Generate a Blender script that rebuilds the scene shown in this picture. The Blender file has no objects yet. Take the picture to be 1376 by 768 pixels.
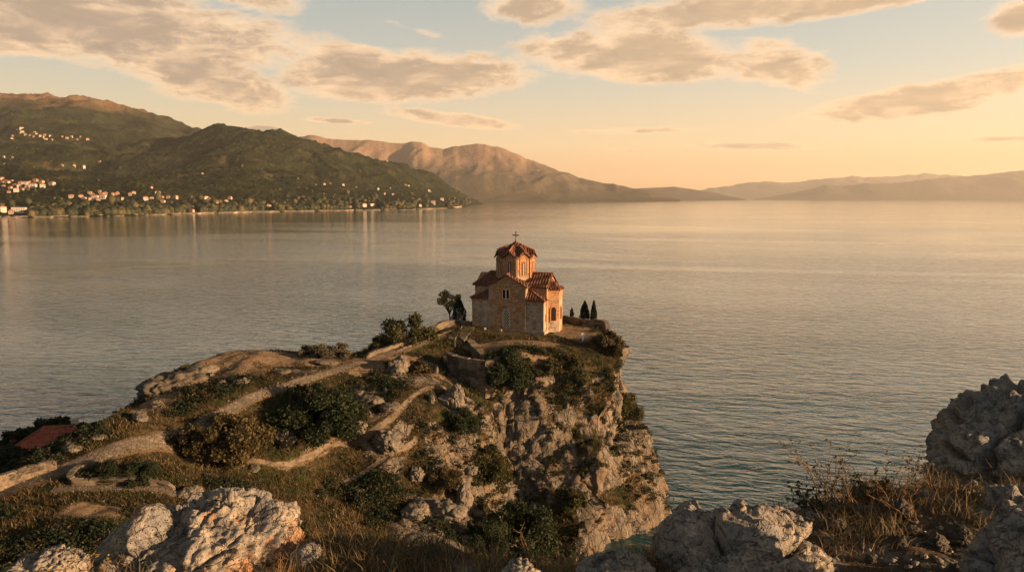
import bpy, math, random
import numpy as np
from mathutils import Vector, Matrix
from mathutils.bvhtree import BVHTree

random.seed(7)
RNG = np.random.default_rng(11)
SC = bpy.context.scene
COL = SC.collection
R = math.radians

# ------------------------------------------------------------------ camera
F = 917.0 / 1376.0            # focal length in picture widths (24 mm on 36 mm)
PITCH = 7.33
CAMZ = 40.0
cam_d = bpy.data.cameras.new('camera')
cam = bpy.data.objects.new('camera', cam_d)
COL.objects.link(cam)
cam.location = (0, 0, CAMZ)
cam.rotation_euler = (R(90 - PITCH), 0, 0)
cam_d.sensor_width = 36.0
cam_d.lens = 36.0 * F
cam_d.clip_start = 0.05
cam_d.clip_end = 120000
SC.camera = cam

# ------------------------------------------------------------------ world, sun, exposure
SUN_AZ, SUN_EL = 108.0, 10.0       # degrees clockwise from the view direction (+Y); height
SC.view_settings.view_transform = 'Standard'
SC.view_settings.look = 'None'
SC.view_settings.exposure = 1.45
SC.view_settings.gamma = 1.0
SC.cycles.use_denoising = True
SC.cycles.max_bounces = 6
SC.cycles.diffuse_bounces = 2
SC.cycles.glossy_bounces = 3
SC.cycles.transmission_bounces = 3
SC.cycles.transparent_max_bounces = 4
SC.cycles.volume_bounces = 1

sun_d = bpy.data.lights.new('sun', 'SUN')
sun_d.energy = 5.0
sun_d.angle = R(0.6)
sun_d.color = (1.0, 0.63, 0.34)
sun = bpy.data.objects.new('sun', sun_d)
COL.objects.link(sun)
_sd = Vector((math.sin(R(SUN_AZ)) * math.cos(R(SUN_EL)), math.cos(R(SUN_AZ)) * math.cos(R(SUN_EL)), math.sin(R(SUN_EL))))
sun.rotation_euler = _sd.to_track_quat('Z', 'Y').to_euler()
sun.location = (60, 10, 80)


def pix_dir(u, v):
    dx = (u - 688.0) / 917.0
    dv = (v - 384.0) / 917.0
    c, s = math.cos(R(PITCH)), math.sin(R(PITCH))
    return Vector((dx, c - dv * s, -s - dv * c))


def pz(u, v, z):
    "point of the view ray (u, v) at height z"
    d = pix_dir(u, v)
    t = (z - CAMZ) / d.z
    return (d.x * t, d.y * t, z)


def py(u, v, y):
    d = pix_dir(u, v)
    t = y / d.y
    return (d.x * t, y, CAMZ + d.z * t)


class NT:
    "small node-tree writer"
    def __init__(s, tree):
        s.t = tree
        s.n = tree.nodes
        s.l = tree.links

    def new(s, kind, **kw):
        n = s.n.new(kind)
        for k, v in kw.items():
            setattr(n, k, v)
        return n

    def put(s, sock, val):
        if val is None:
            return
        if isinstance(val, bpy.types.NodeSocket):
            s.l.new(val, sock)
        else:
            sock.default_value = val

    def math(s, op, a, b=None, c=None, clamp=False):
        n = s.new('ShaderNodeMath', operation=op, use_clamp=clamp)
        for i, x in enumerate((a, b, c)):
            s.put(n.inputs[i], x)
        return n.outputs[0]

    def vmath(s, op, a, b=None):
        n = s.new('ShaderNodeVectorMath', operation=op)
        s.put(n.inputs[0], a)
        s.put(n.inputs[1], b)
        return n.outputs[0]

    def mix(s, f, a, b, blend='MIX'):
        n = s.new('ShaderNodeMix', data_type='RGBA', blend_type=blend)
        s.put(n.inputs[0], f)
        s.put(n.inputs[6], a if isinstance(a, bpy.types.NodeSocket) else (*a, 1)[:4])
        s.put(n.inputs[7], b if isinstance(b, bpy.types.NodeSocket) else (*b, 1)[:4])
        return n.outputs[2]

    def smooth(s, x, lo, hi, a=0.0, b=1.0, kind='SMOOTHSTEP'):
        n = s.new('ShaderNodeMapRange', interpolation_type=kind)
        s.put(n.inputs[0], x)
        for i, q in enumerate((lo, hi, a, b)):
            s.put(n.inputs[i + 1], q)
        return n.outputs[0]

    def noise(s, vec, scale, detail=4, rough=0.55, dist=0.0, out=0):
        n = s.new('ShaderNodeTexNoise')
        s.put(n.inputs['Vector'], vec)
        n.inputs['Scale'].default_value = scale
        n.inputs['Detail'].default_value = detail
        n.inputs['Roughness'].default_value = rough
        n.inputs['Distortion'].default_value = dist
        return n.outputs[out]

    def voronoi(s, vec, scale, feature='F1', out='Distance', rnd=1.0):
        n = s.new('ShaderNodeTexVoronoi', feature=feature)
        s.put(n.inputs['Vector'], vec)
        n.inputs['Scale'].default_value = scale
        n.inputs['Randomness'].default_value = rnd
        return n.outputs[out]

    def ramp(s, x, stops):
        n = s.new('ShaderNodeValToRGB')
        e = n.color_ramp.elements
        while len(e) < len(stops):
            e.new(0.5)
        for el, (p, c) in zip(e, stops):
            el.position = p
            el.color = (*c, 1)[:4]
        s.put(n.inputs[0], x)
        return n.outputs[0]

    def xyz(s, x, y, z):
        n = s.new('ShaderNodeCombineXYZ')
        for i, q in enumerate((x, y, z)):
            s.put(n.inputs[i], q)
        return n.outputs[0]

    def sep(s, v):
        n = s.new('ShaderNodeSeparateXYZ')
        s.put(n.inputs[0], v)
        return n.outputs

    def scale(s, v, k):
        n = s.new('ShaderNodeMapping')
        s.put(n.inputs[0], v)
        n.inputs['Scale'].default_value = k
        return n.outputs[0]


def build_world():
    w = bpy.data.worlds.new('World')
    SC.world = w
    w.use_nodes = True
    t = NT(w.node_tree)
    t.n.clear()
    out = t.new('ShaderNodeOutputWorld')
    bg = t.new('ShaderNodeBackground')
    t.l.new(bg.outputs[0], out.inputs[0])
    sky = t.new('ShaderNodeTexSky', sky_type='NISHITA')
    sky.sun_disc = False
    sky.sun_elevation = R(SUN_EL)
    sky.sun_rotation = R(SUN_AZ)
    sky.altitude = 700
    sky.air_density = 1.3
    sky.dust_density = 3.0
    sky.ozone_density = 1.0
    d = t.new('ShaderNodeTexCoord').outputs['Generated']
    s = t.sep(d)
    hyp = t.math('SQRT', t.math('ADD', t.math('MULTIPLY', s[0], s[0]), t.math('MULTIPLY', s[1], s[1])))
    az = t.math('ARCTAN2', s[0], s[1])
    el = t.math('ARCTAN2', s[2], hyp)
    # evening air: warm near the horizon, cool and pale higher up
    warm = t.ramp(t.smooth(el, -0.02, 0.36, kind='LINEAR'), SKY_TINT)
    col = t.mix(1.0, sky.outputs[0], warm, 'MULTIPLY')
    dim = t.new('ShaderNodeVectorMath', operation='SCALE')
    t.l.new(col, dim.inputs[0])
    t.l.new(t.smooth(el, 0.28, 0.47, 1.0, 0.30), dim.inputs[3])
    col = dim.outputs[0]
    # a broad veil of thin high haze evens the sky out from side to side
    veil = t.ramp(t.smooth(el, -0.02, 0.36, kind='LINEAR'), SKY_VEIL)
    side = t.smooth(az, -0.75, 0.9, 0.82, 1.24, kind='LINEAR')
    n_ = t.new('ShaderNodeVectorMath', operation='SCALE')
    t.l.new(veil, n_.inputs[0])
    t.l.new(side, n_.inputs[3])
    front = t.math('MULTIPLY', t.smooth(s[1], -0.6, 0.35, 0.36, 1.0), t.smooth(el, 0.28, 0.47, 1.0, 0.17))
    n2_ = t.new('ShaderNodeVectorMath', operation='SCALE')
    t.l.new(n_.outputs[0], n2_.inputs[0])
    t.l.new(front, n2_.inputs[3])
    col = t.mix(VEIL, col, n2_.outputs[0])
    # away from the glow the evening sky is dim and cool
    col = t.mix(t.smooth(s[1], -0.1, -0.7), col, (2.0, 2.15, 2.25))
    # clouds
    q = t.xyz(t.math('MULTIPLY', az, 1.0), t.math('MULTIPLY', el, 2.6), 0.0)
    n1 = t.noise(q, 7.0, 9, 0.62, 0.45)
    n2 = t.noise(q, 26.0, 7, 0.68, 0.4)
    nn = t.math('ADD', t.math('MULTIPLY', t.math('SUBTRACT', n1, 0.5), 2.7), t.math('MULTIPLY', t.math('SUBTRACT', n2, 0.5), 1.75))
    dens = None
    for (u, v, hw, hh, tilt, st) in CLOUDS:
        dr = pix_dir(u, v).normalized()
        a0, e0 = math.atan2(dr.x, dr.y), math.asin(dr.z)
        k = 917.0 / math.cos(a0) ** 0.5
        ct, si = math.cos(R(tilt)), math.sin(R(tilt))
        da = t.math('SUBTRACT', az, a0)
        de = t.math('SUBTRACT', el, e0)
        a1 = t.math('MULTIPLY', t.math('ADD', t.math('MULTIPLY', da, ct), t.math('MULTIPLY', de, -si)), k / hw)
        e1 = t.math('MULTIPLY', t.math('ADD', t.math('MULTIPLY', da, si), t.math('MULTIPLY', de, ct)), k / hh)
        r2 = t.math('ADD', t.math('MULTIPLY', a1, a1), t.math('MULTIPLY', e1, e1))
        f = t.math('SUBTRACT', st + 0.38, r2)
        f = t.math('MAXIMUM', f, -3.0)
        dens = f if dens is None else t.math('SMOOTH_MAX', dens, f, 0.5)
    dens = t.math('ADD', dens, nn)
    m = t.smooth(dens, -0.2, 0.75)
    core = t.smooth(t.math('ADD', dens, t.math('MULTIPLY', t.math('SUBTRACT', n2, 0.5), 1.2)), 0.0, 1.15)
    lowwarm = t.smooth(el, 0.02, 0.30)
    sunside = t.smooth(az, -0.6, 0.6, 0.0, 1.0)
    lit = t.mix(lowwarm, CL_LIT_LOW, CL_LIT_HIGH)
    shade = t.mix(sunside, CL_SHADE_L, CL_SHADE_R)
    cc = t.mix(core, lit, shade)
    n3 = t.noise(t.xyz(t.math('MULTIPLY', az, 1.0), t.math('MULTIPLY', el, 3.4), 3.0), 11.0, 5, 0.6, 0.5)
    cc = t.mix(t.math('MULTIPLY', t.smooth(n3, 0.45, 0.70), 0.55), cc, lit)
    cc = t.mix(t.math('MULTIPLY', t.smooth(n3, 0.48, 0.30), 0.35), cc, (2.0, 1.55, 1.15))
    bb = t.mix(t.math('MULTIPLY', m, 0.93), col, cc)
    t.l.new(bb, bg.inputs[0])
    bg.inputs[1].default_value = SKY_STRENGTH


SKY_STRENGTH = 0.068
VEIL = 0.62
# values before the 0.1 strength
SKY_TINT = [(0.0, (0.95, 0.66, 0.40)), (0.35, (0.85, 0.76, 0.65)), (1.0, (0.66, 0.70, 0.78))]
SKY_VEIL = [(0.0, (6.8, 3.1, 1.15)), (0.10, (7.2, 3.6, 1.4)), (0.25, (6.8, 4.6, 2.65)), (0.5, (4.4, 4.05, 3.3)), (1.0, (2.4, 2.8, 2.85))]
CL_LIT_LOW = (7.4, 4.6, 2.5)
CL_LIT_HIGH = (6.4, 4.5, 2.8)
CL_SHADE_L = (2.75, 2.0, 1.4)
CL_SHADE_R = (3.7, 2.55, 1.55)
CLOUDS = [
    (100, 22, 260, 48, 4, 1.0), (255, 92, 125, 34, 14, 0.9), (320, 118, 70, 16, 5, 0.7), (350, 0, 60, 18, 0, 0.5),
    (545, 104, 150, 28, -3, 1.0), (470, 72, 60, 14, 0, 0.6),
    (850, 74, 140, 30, 4, 1.0), (1040, 82, 70, 30, 12, 0.8),
    (1010, 6, 190, 24, -3, 1.0), (1180, -4, 160, 14, -6, 0.9),
    (1260, 128, 150, 17, -8, 1.0), (1210, 150, 110, 9, -3, 0.7),
    (720, 10, 70, 22, 0, 0.7), (1375, 24, 40, 20, 0, 0.9),
    (605, 160, 85, 9, 6, 0.8), (850, 176, 90, 5, 0, 0.6), (1010, 197, 95, 6, 2, 0.7), (850, 203, 40, 4, 4, 0.5),
    (1355, 186, 40, 4, 0, 0.7), (445, 162, 55, 4, 2, 0.6), (350, 174, 35, 5, 0, 0.5), (545, 36, 110, 7, 14, -0.3),
]
build_world()


# ------------------------------------------------------------------ numpy noise
def _hash(ix, iy, iz, seed):
    h = (ix.astype(np.uint32) * np.uint32(374761393)) ^ (iy.astype(np.uint32) * np.uint32(668265263)) ^ \
        (iz.astype(np.uint32) * np.uint32(2246822519)) ^ np.uint32((seed * 3266489917) & 0xffffffff)
    h ^= h >> np.uint32(15)
    h *= np.uint32(2246822519)
    h ^= h >> np.uint32(13)
    h *= np.uint32(3266489917)
    h ^= h >> np.uint32(16)
    return h


def gnoise(p, seed=0):
    p = np.asarray(p, float)
    i = np.floor(p).astype(np.int64)
    f = p - i
    u = f * f * f * (f * (f * 6 - 15) + 10)
    res = np.zeros(len(p))
    for dx in (0, 1):
        wx = u[:, 0] if dx else 1 - u[:, 0]
        for dy in (0, 1):
            wy = u[:, 1] if dy else 1 - u[:, 1]
            for dz in (0, 1):
                wz = u[:, 2] if dz else 1 - u[:, 2]
                h = _hash(i[:, 0] + dx, i[:, 1] + dy, i[:, 2] + dz, seed)
                gx = (h & 1023) / 511.5 - 1
                gy = ((h >> 10) & 1023) / 511.5 - 1
                gz = ((h >> 20) & 1023) / 511.5 - 1
                res += wx * wy * wz * (gx * (f[:, 0] - dx) + gy * (f[:, 1] - dy) + gz * (f[:, 2] - dz))
    return res * 1.5


def fbm(p, octs=4, seed=0, gain=0.5, lac=2.03, ridge=False):
    p = np.asarray(p, float)
    a, s, tot = 1.0, np.zeros(len(p)), 0
    for o in range(octs):
        n = gnoise(p, seed + o * 17)
        if ridge:
            n = 1 - 2 * np.abs(n)
        s += a * n
        tot += a
        a *= gain
        p = p * lac + 3.7
    return s / tot


def cells(p, seed=0):
    "integer id of the nearest cell"
    p = np.asarray(p, float)
    i = np.floor(p).astype(np.int64)
    f1 = np.full(len(p), 9.0)
    cid = np.zeros(len(p), np.int64)
    for dx in (-1, 0, 1):
        for dy in (-1, 0, 1):
            for dz in (-1, 0, 1):
                h = _hash(i[:, 0] + dx, i[:, 1] + dy, i[:, 2] + dz, seed)
                c = np.stack([(h & 1023) / 1023.0 + i[:, 0] + dx, ((h >> 10) & 1023) / 1023.0 + i[:, 1] + dy,
                              ((h >> 20) & 1023) / 1023.0 + i[:, 2] + dz], 1)
                dd = ((p - c) ** 2).sum(1)
                nb = dd < f1
                f1 = np.where(nb, dd, f1)
                cid = np.where(nb, h.astype(np.int64), cid)
    return np.unique(cid, return_inverse=True)[1]


def facet(V, N, cid, amt, tilt, off, rng, lim):
    "press each cell's vertices towards one flat, slightly tilted face"
    n = cid.max() + 1
    cnt = np.bincount(cid, minlength=n)[:, None] + 1e-9
    pc = np.stack([np.bincount(cid, V[:, k], n) for k in range(3)], 1) / cnt
    nc = np.stack([np.bincount(cid, N[:, k], n) for k in range(3)], 1) / cnt
    nc += rng.normal(size=(n, 3)) * tilt
    nc /= np.linalg.norm(nc, axis=1)[:, None]
    pc += nc * (rng.normal(size=(n, 1)) * off)
    d = lim * np.tanh(((V - pc[cid]) * nc[cid]).sum(1) / lim)
    return V - nc[cid] * (d * amt)[:, None]


def worley(p, seed=0):
    "f1, f2, random value of the nearest cell, offset to its centre"
    p = np.asarray(p, float)
    i = np.floor(p).astype(np.int64)
    f1 = np.full(len(p), 9.0)
    f2 = np.full(len(p), 9.0)
    cid = np.zeros(len(p))
    off = np.zeros((len(p), 3))
    for dx in (-1, 0, 1):
        for dy in (-1, 0, 1):
            for dz in (-1, 0, 1):
                h = _hash(i[:, 0] + dx, i[:, 1] + dy, i[:, 2] + dz, seed)
                c = np.stack([(h & 1023) / 1023.0 + i[:, 0] + dx, ((h >> 10) & 1023) / 1023.0 + i[:, 1] + dy,
                              ((h >> 20) & 1023) / 1023.0 + i[:, 2] + dz], 1)
                v = p - c
                dd = np.sqrt((v * v).sum(1))
                nb = dd < f1
                f2 = np.where(nb, f1, np.minimum(f2, dd))
                f1 = np.where(nb, dd, f1)
                cid = np.where(nb, (h % 9973) / 9973.0, cid)
                off[nb] = v[nb]
    return f1, f2, cid, off


def sstep(x, a, b):
    t = np.clip((x - a) / (b - a), 0, 1)
    return t * t * (3 - 2 * t)


class TPS:
    "thin-plate spline through scattered heights"
    def __init__(s, pts, sm=0.0, sc=1.0):
        P = np.array(pts, float)
        s.xy = P[:, :2] / sc
        s.sc = sc
        n = len(P)
        A = np.zeros((n + 3, n + 3))
        A[:n, :n] = s.k(s.xy, s.xy) + np.eye(n) * sm
        A[:n, n] = 1
        A[:n, n + 1:] = s.xy
        A[n, :n] = 1
        A[n + 1:, :n] = s.xy.T
        b = np.zeros(n + 3)
        b[:n] = P[:, 2]
        s.w = np.linalg.solve(A, b)

    @staticmethod
    def k(a, b):
        d2 = ((a[:, None, :] - b[None, :, :]) ** 2).sum(2)
        return 0.5 * d2 * np.log(d2 + 1e-9)

    def __call__(s, x, y):
        q = np.stack([np.ravel(x), np.ravel(y)], 1) / s.sc
        out = np.zeros(len(q))
        for i in range(0, len(q), 20000):
            c = q[i:i + 20000]
            out[i:i + 20000] = s.k(c, s.xy) @ s.w[:-3] + s.w[-3] + c @ s.w[-2:]
        return out.reshape(np.shape(x))


# ------------------------------------------------------------------ object helpers
def mesh_np(name, V, Fc, mat=None, smooth=False, attrs=None, nper=None):
    "mesh from numpy verts and (n, k) faces (all the same k) or a list of faces"
    me = bpy.data.meshes.new(name)
    if isinstance(Fc, np.ndarray):
        k = Fc.shape[1]
        me.vertices.add(len(V))
        me.vertices.foreach_set('co', np.asarray(V, np.float32).ravel())
        me.loops.add(Fc.size)
        me.loops.foreach_set('vertex_index', Fc.astype(np.int32).ravel())
        me.polygons.add(len(Fc))
        me.polygons.foreach_set('loop_start', np.arange(0, Fc.size, k, dtype=np.int32))
        me.polygons.foreach_set('loop_total', np.full(len(Fc), k, np.int32))
        me.update(calc_edges=True)
    else:
        me.from_pydata([tuple(map(float, v)) for v in V], [], [tuple(f) for f in Fc])
        me.update()
    if attrs:
        for an, arr in attrs.items():
            arr = np.asarray(arr, np.float32)
            if arr.ndim == 1:
                a = me.attributes.new(an, 'FLOAT', 'POINT')
                a.data.foreach_set('value', arr)
            else:
                a = me.attributes.new(an, 'FLOAT_COLOR', 'POINT')
                if arr.shape[1] == 3:
                    arr = np.concatenate([arr, np.ones((len(arr), 1), np.float32)], 1)
                a.data.foreach_set('color', arr.ravel())
    if smooth:
        me.polygons.foreach_set('use_smooth', np.ones(len(me.polygons), bool))
    if mat:
        me.materials.append(mat)
    return me


def link(name, me, parent=None, loc=None, rot=None, scale=None):
    o = bpy.data.objects.new(name, me)
    COL.objects.link(o)
    if parent:
        o.parent = parent
    if loc is not None:
        o.location = loc
    if rot is not None:
        o.rotation_euler = rot
    if scale is not None:
        o.scale = scale if hasattr(scale, '__len__') else (scale,) * 3
    return o


def tag(o, label=None, cat=None, group=None, kind=None):
    if label:
        o['label'] = label
    if cat:
        o['category'] = cat
    if group:
        o['group'] = group
    if kind:
        o['kind'] = kind
    return o


def thing(name, label, cat, loc=(0, 0, 0), rz=0.0, group=None, scale=None):
    o = link(name, None, None, loc, (0, 0, rz), scale)
    return tag(o, label, cat, group)


def dup(root, loc, rz=0.0, scale=None, label=None, group=None, rot=None):
    r = root.copy()
    COL.objects.link(r)
    r.location = loc
    r.rotation_euler = rot if rot is not None else (0, 0, rz)
    if scale is not None:
        r.scale = scale if hasattr(scale, '__len__') else (scale,) * 3
    if label:
        r['label'] = label
    if group:
        r['group'] = group
    for ch in list(root.children):
        c = ch.copy()
        COL.objects.link(c)
        c.parent = r
        for g in ch.children:
            e = g.copy()
            COL.objects.link(e)
            e.parent = c
    return r


class MB:
    "collects polygons into one mesh; box-projected uv in metres"
    def __init__(s):
        s.v, s.f, s.m = [], [], []

    def poly(s, pts, m=0):
        i = len(s.v)
        s.v += [tuple(p) for p in pts]
        s.f.append(tuple(range(i, i + len(pts))))
        s.m.append(m)

    def add(s, V, Fs, m=0):
        i = len(s.v)
        s.v += [tuple(p) for p in V]
        for f in Fs:
            s.f.append(tuple(i + k for k in f))
            s.m.append(m)

    def box(s, x0, x1, y0, y1, z0, z1, m=0):
        V = [(x0, y0, z0), (x1, y0, z0), (x1, y1, z0), (x0, y1, z0), (x0, y0, z1), (x1, y0, z1), (x1, y1, z1), (x0, y1, z1)]
        s.add(V, [(0, 3, 2, 1), (4, 5, 6, 7), (0, 1, 5, 4), (1, 2, 6, 5), (2, 3, 7, 6), (3, 0, 4, 7)], m)

    def prism(s, ring, off, m=0, caps=True):
        "ring of points extruded by the vector off"
        n = len(ring)
        V = [Vector(p) for p in ring] + [Vector(p) + Vector(off) for p in ring]
        Fs = [(i, (i + 1) % n, n + (i + 1) % n, n + i) for i in range(n)]
        if caps:
            Fs += [tuple(range(n - 1, -1, -1)), tuple(range(n, 2 * n))]
        s.add(V, Fs, m)

    def slab(s, pts, th, m=0):
        s.prism(pts, (0, 0, th), m)

    def tube(s, pts, rad, seg=6, m=0):
        pts = [Vector(p) for p in pts]
        V, Fs = [], []
        for i, p in enumerate(pts):
            d = (pts[min(i + 1, len(pts) - 1)] - pts[max(i - 1, 0)]).normalized()
            a = d.orthogonal().normalized()
            b = d.cross(a)
            r = rad[i] if hasattr(rad, '__len__') else rad
            for k in range(seg):
                t = 2 * math.pi * k / seg
                V.append(p + (a * math.cos(t) + b * math.sin(t)) * r)
        for i in range(len(pts) - 1):
            for k in range(seg):
                k2 = (k + 1) % seg
                Fs.append((i * seg + k, i * seg + k2, (i + 1) * seg + k2, (i + 1) * seg + k))
        Fs.append(tuple(range(seg - 1, -1, -1)))
        n = (len(pts) - 1) * seg
        Fs.append(tuple(range(n, n + seg)))
        s.add(V, Fs, m)

    def mesh(s, name, mats, smooth=False):
        me = bpy.data.meshes.new(name)
        me.from_pydata(s.v, [], s.f)
        for q in (mats if isinstance(mats, (list, tuple)) else [mats]):
            me.materials.append(q)
        me.polygons.foreach_set('material_index', s.m)
        import bmesh
        bm = bmesh.new()
        bm.from_mesh(me)
        bmesh.ops.recalc_face_normals(bm, faces=bm.faces)
        uv = bm.loops.layers.uv.new('uv')
        for f in bm.faces:
            n = f.normal
            h = Vector((n.x, n.y, 0))
            if h.length < 0.05:
                t, b = Vector((1, 0, 0)), Vector((0, 1, 0))
            else:
                h.normalize()
                t = Vector((-h.y, h.x, 0))
                b = n.cross(t)
            for l in f.loops:
                l[uv].uv = (l.vert.co.dot(t), l.vert.co.dot(b))
        bm.to_mesh(me)
        bm.free()
        if smooth:
            me.polygons.foreach_set('use_smooth', [True] * len(me.polygons))
        return me

    def build(s, name, mats, parent=None, smooth=False, **kw):
        return link(name, s.mesh(name, mats, smooth), parent, **kw)


# ------------------------------------------------------------------ materials
def new_mat(name):
    m = bpy.data.materials.new(name)
    m.use_nodes = True
    t = NT(m.node_tree)
    b = t.n['Principled BSDF']
    b.inputs['Roughness'].default_value = 0.85
    b.inputs['Specular IOR Level'].default_value = 0.25
    return m, t, b


def bump(t, b, h, strength, dist):
    n = t.new('ShaderNodeBump')
    n.inputs['Strength'].default_value = strength
    n.inputs['Distance'].default_value = dist
    t.put(n.inputs['Height'], h)
    t.l.new(n.outputs[0], b.inputs['Normal'])


def rock_color(t, p, k=1.0, lichen=0.0):
    "weathered limestone: grey and tan patches, dark stains, pits; k = cycles per metre"
    n1 = t.noise(p, 0.55 * k, 5, 0.6)
    n2 = t.noise(p, 2.3 * k, 6, 0.65, 0.4)
    n3 = t.noise(p, 9.0 * k, 5, 0.7)
    c = t.mix(t.smooth(n1, 0.36, 0.64), (0.165, 0.157, 0.145), (0.245, 0.205, 0.155))
    c = t.mix(t.smooth(n2, 0.52, 0.74), c, (0.35, 0.315, 0.26))
    c = t.mix(t.math('MULTIPLY', t.smooth(n2, 0.47, 0.30), 0.8), c, (0.075, 0.068, 0.06))
    c = t.mix(t.math('MULTIPLY', t.smooth(n3, 0.50, 0.36), 0.65), c, (0.06, 0.054, 0.047))
    if lichen:
        n4 = t.noise(p, 0.5 * k, 5, 0.6, 0.3)
        n5 = t.noise(p, 14 * k, 4, 0.7)
        lm = t.math('MULTIPLY', t.smooth(n4, 0.72 - lichen * 0.12, 0.77 - lichen * 0.12), t.smooth(n5, 0.42, 0.54))
        c = t.mix(lm, c, (0.30, 0.125, 0.04))
    h = t.math('ADD', t.math('MULTIPLY', n3, 0.5), n2)
    return c, h


def mat_rock(name, k=1.0, lichen=0.0, bs=0.6, bd=0.06):
    m, t, b = new_mat(name)
    p = t.new('ShaderNodeTexCoord').outputs['Object']
    c, h = rock_color(t, p, k, lichen)
    pits = t.smooth(t.voronoi(p, 11 * k), 0.0, 0.32)
    vein = t.noise(t.scale(p, (1, 1, 1.7)), 1.1 * k, 3, 0.45, 0.8)
    big = t.smooth(t.math('ABSOLUTE', t.math('SUBTRACT', vein, 0.5)), 0.0, 0.022)
    c = t.mix(t.smooth(pits, 0.55, 0.0), c, (0.07, 0.06, 0.05))
    c = t.mix(t.math('MULTIPLY', t.smooth(big, 0.8, 0.0), 0.6), c, (0.05, 0.045, 0.04))
    t.l.new(c, b.inputs['Base Color'])
    hh = t.math('ADD', h, t.math('ADD', t.math('MULTIPLY', pits, 0.6), t.math('MULTIPLY', big, 0.5)))
    bump(t, b, hh, bs, bd)
    return m


def shaded(m, f):
    n_ = NT(m.node_tree)
    b_ = n_.n['Principled BSDF'].inputs['Base Color']
    n_.l.new(n_.mix(1.0, b_.links[0].from_socket, f, 'MULTIPLY'), b_)
    return m


def mat_leaf(name, a, c, d, trans=0.3):
    "leaf colour runs a > c > d with the per-leaf value tint"
    m, t, b = new_mat(name)
    v = t.new('ShaderNodeAttribute', attribute_name='tint').outputs['Fac']
    col = t.ramp(v, [(0.0, a), (0.5, c), (1.0, d)])
    t.l.new(col, b.inputs['Base Color'])
    b.inputs['Roughness'].default_value = 0.7
    tr = t.new('ShaderNodeBsdfTranslucent')
    t.l.new(col, tr.inputs[0])
    mx = t.new('ShaderNodeMixShader')
    mx.inputs[0].default_value = trans
    t.l.new(b.outputs[0], mx.inputs[1])
    t.l.new(tr.outputs[0], mx.inputs[2])
    t.l.new(mx.outputs[0], t.n['Material Output'].inputs[0])
    return m


def mat_plain(name, col, rough=0.8, var=0.25, k=3.0, metal=0.0):
    m, t, b = new_mat(name)
    p = t.new('ShaderNodeTexCoord').outputs['Object']
    n = t.noise(p, k, 5, 0.65)
    c = t.mix(t.smooth(n, 0.3, 0.7), tuple(x * (1 - var) for x in col), tuple(min(1, x * (1 + var)) for x in col))
    t.l.new(c, b.inputs['Base Color'])
    b.inputs['Roughness'].default_value = rough
    b.inputs['Metallic'].default_value = metal
    bump(t, b, n, 0.25, 0.03)
    return m


def mat_masonry(name, c1, c2, mortar, bw, bh, ms=0.018, stone=0.0, bs=0.5):
    "coursed brick or stone from the metre uv; stone > 0 mixes in grey field stones by patches"
    m, t, b = new_mat(name)
    tc = t.new('ShaderNodeTexCoord')
    uv = tc.outputs['UV']
    p = tc.outputs['Object']
    wob = t.vmath('ADD', uv, t.vmath('SCALE', t.noise(p, 3.0, 3, 0.5, 0, 1)))
    sc_ = wob.node.inputs[1].links[0].from_node
    sc_.inputs[3].default_value = 0.05
    br = t.new('ShaderNodeTexBrick', offset=0.5)
    t.l.new(wob, br.inputs['Vector'])
    br.inputs['Color1'].default_value = (*c1, 1)
    br.inputs['Color2'].default_value = (*c2, 1)
    br.inputs['Mortar'].default_value = (*mortar, 1)
    br.inputs['Scale'].default_value = 1.0
    br.inputs['Mortar Size'].default_value = ms
    br.inputs['Mortar Smooth'].default_value = 0.3
    br.inputs['Bias'].default_value = 0.0
    br.inputs['Brick Width'].default_value = bw
    br.inputs['Row Height'].default_value = bh
    c = br.outputs['Color']
    if stone:
        vs = t.voronoi(t.scale(wob, (2.2, 3.6, 2.2)), 1.0, 'F1', 'Color')
        ve = t.voronoi(t.scale(wob, (2.2, 3.6, 2.2)), 1.0, 'DISTANCE_TO_EDGE')
        g = t.sep(vs)[0]
        sc2 = t.mix(g, (0.20, 0.165, 0.13), (0.40, 0.31, 0.22))
        sc2 = t.mix(t.smooth(ve, 0.07, 0.0), sc2, (0.30, 0.25, 0.19))
        pm = t.smooth(t.noise(p, 0.45, 3, 0.55), 0.56 - stone * 0.2, 0.62 - stone * 0.2)
        c = t.mix(pm, c, sc2)
    n = t.noise(p, 1.1, 7, 0.75)
    c = t.mix(t.smooth(n, 0.45, 0.68), c, t.mix(0.75, c, (0.085, 0.06, 0.04)))
    nb = t.noise(t.scale(p, (1, 1, 3.5)), 1.6, 4, 0.7)
    c = t.mix(t.math('MULTIPLY', t.smooth(nb, 0.52, 0.64), 0.7), c, tuple(min(1, q * 1.5) for q in c2))
    n2 = t.noise(p, 6, 4, 0.6)
    c = t.mix(t.smooth(n2, 0.5, 0.8), c, t.mix(0.4, c, (0.5, 0.42, 0.32)))
    t.l.new(c, b.inputs['Base Color'])
    bump(t, b, t.math('ADD', t.math('MULTIPLY', br.outputs['Fac'], -0.6), n2), bs, 0.06)
    return m


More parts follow.
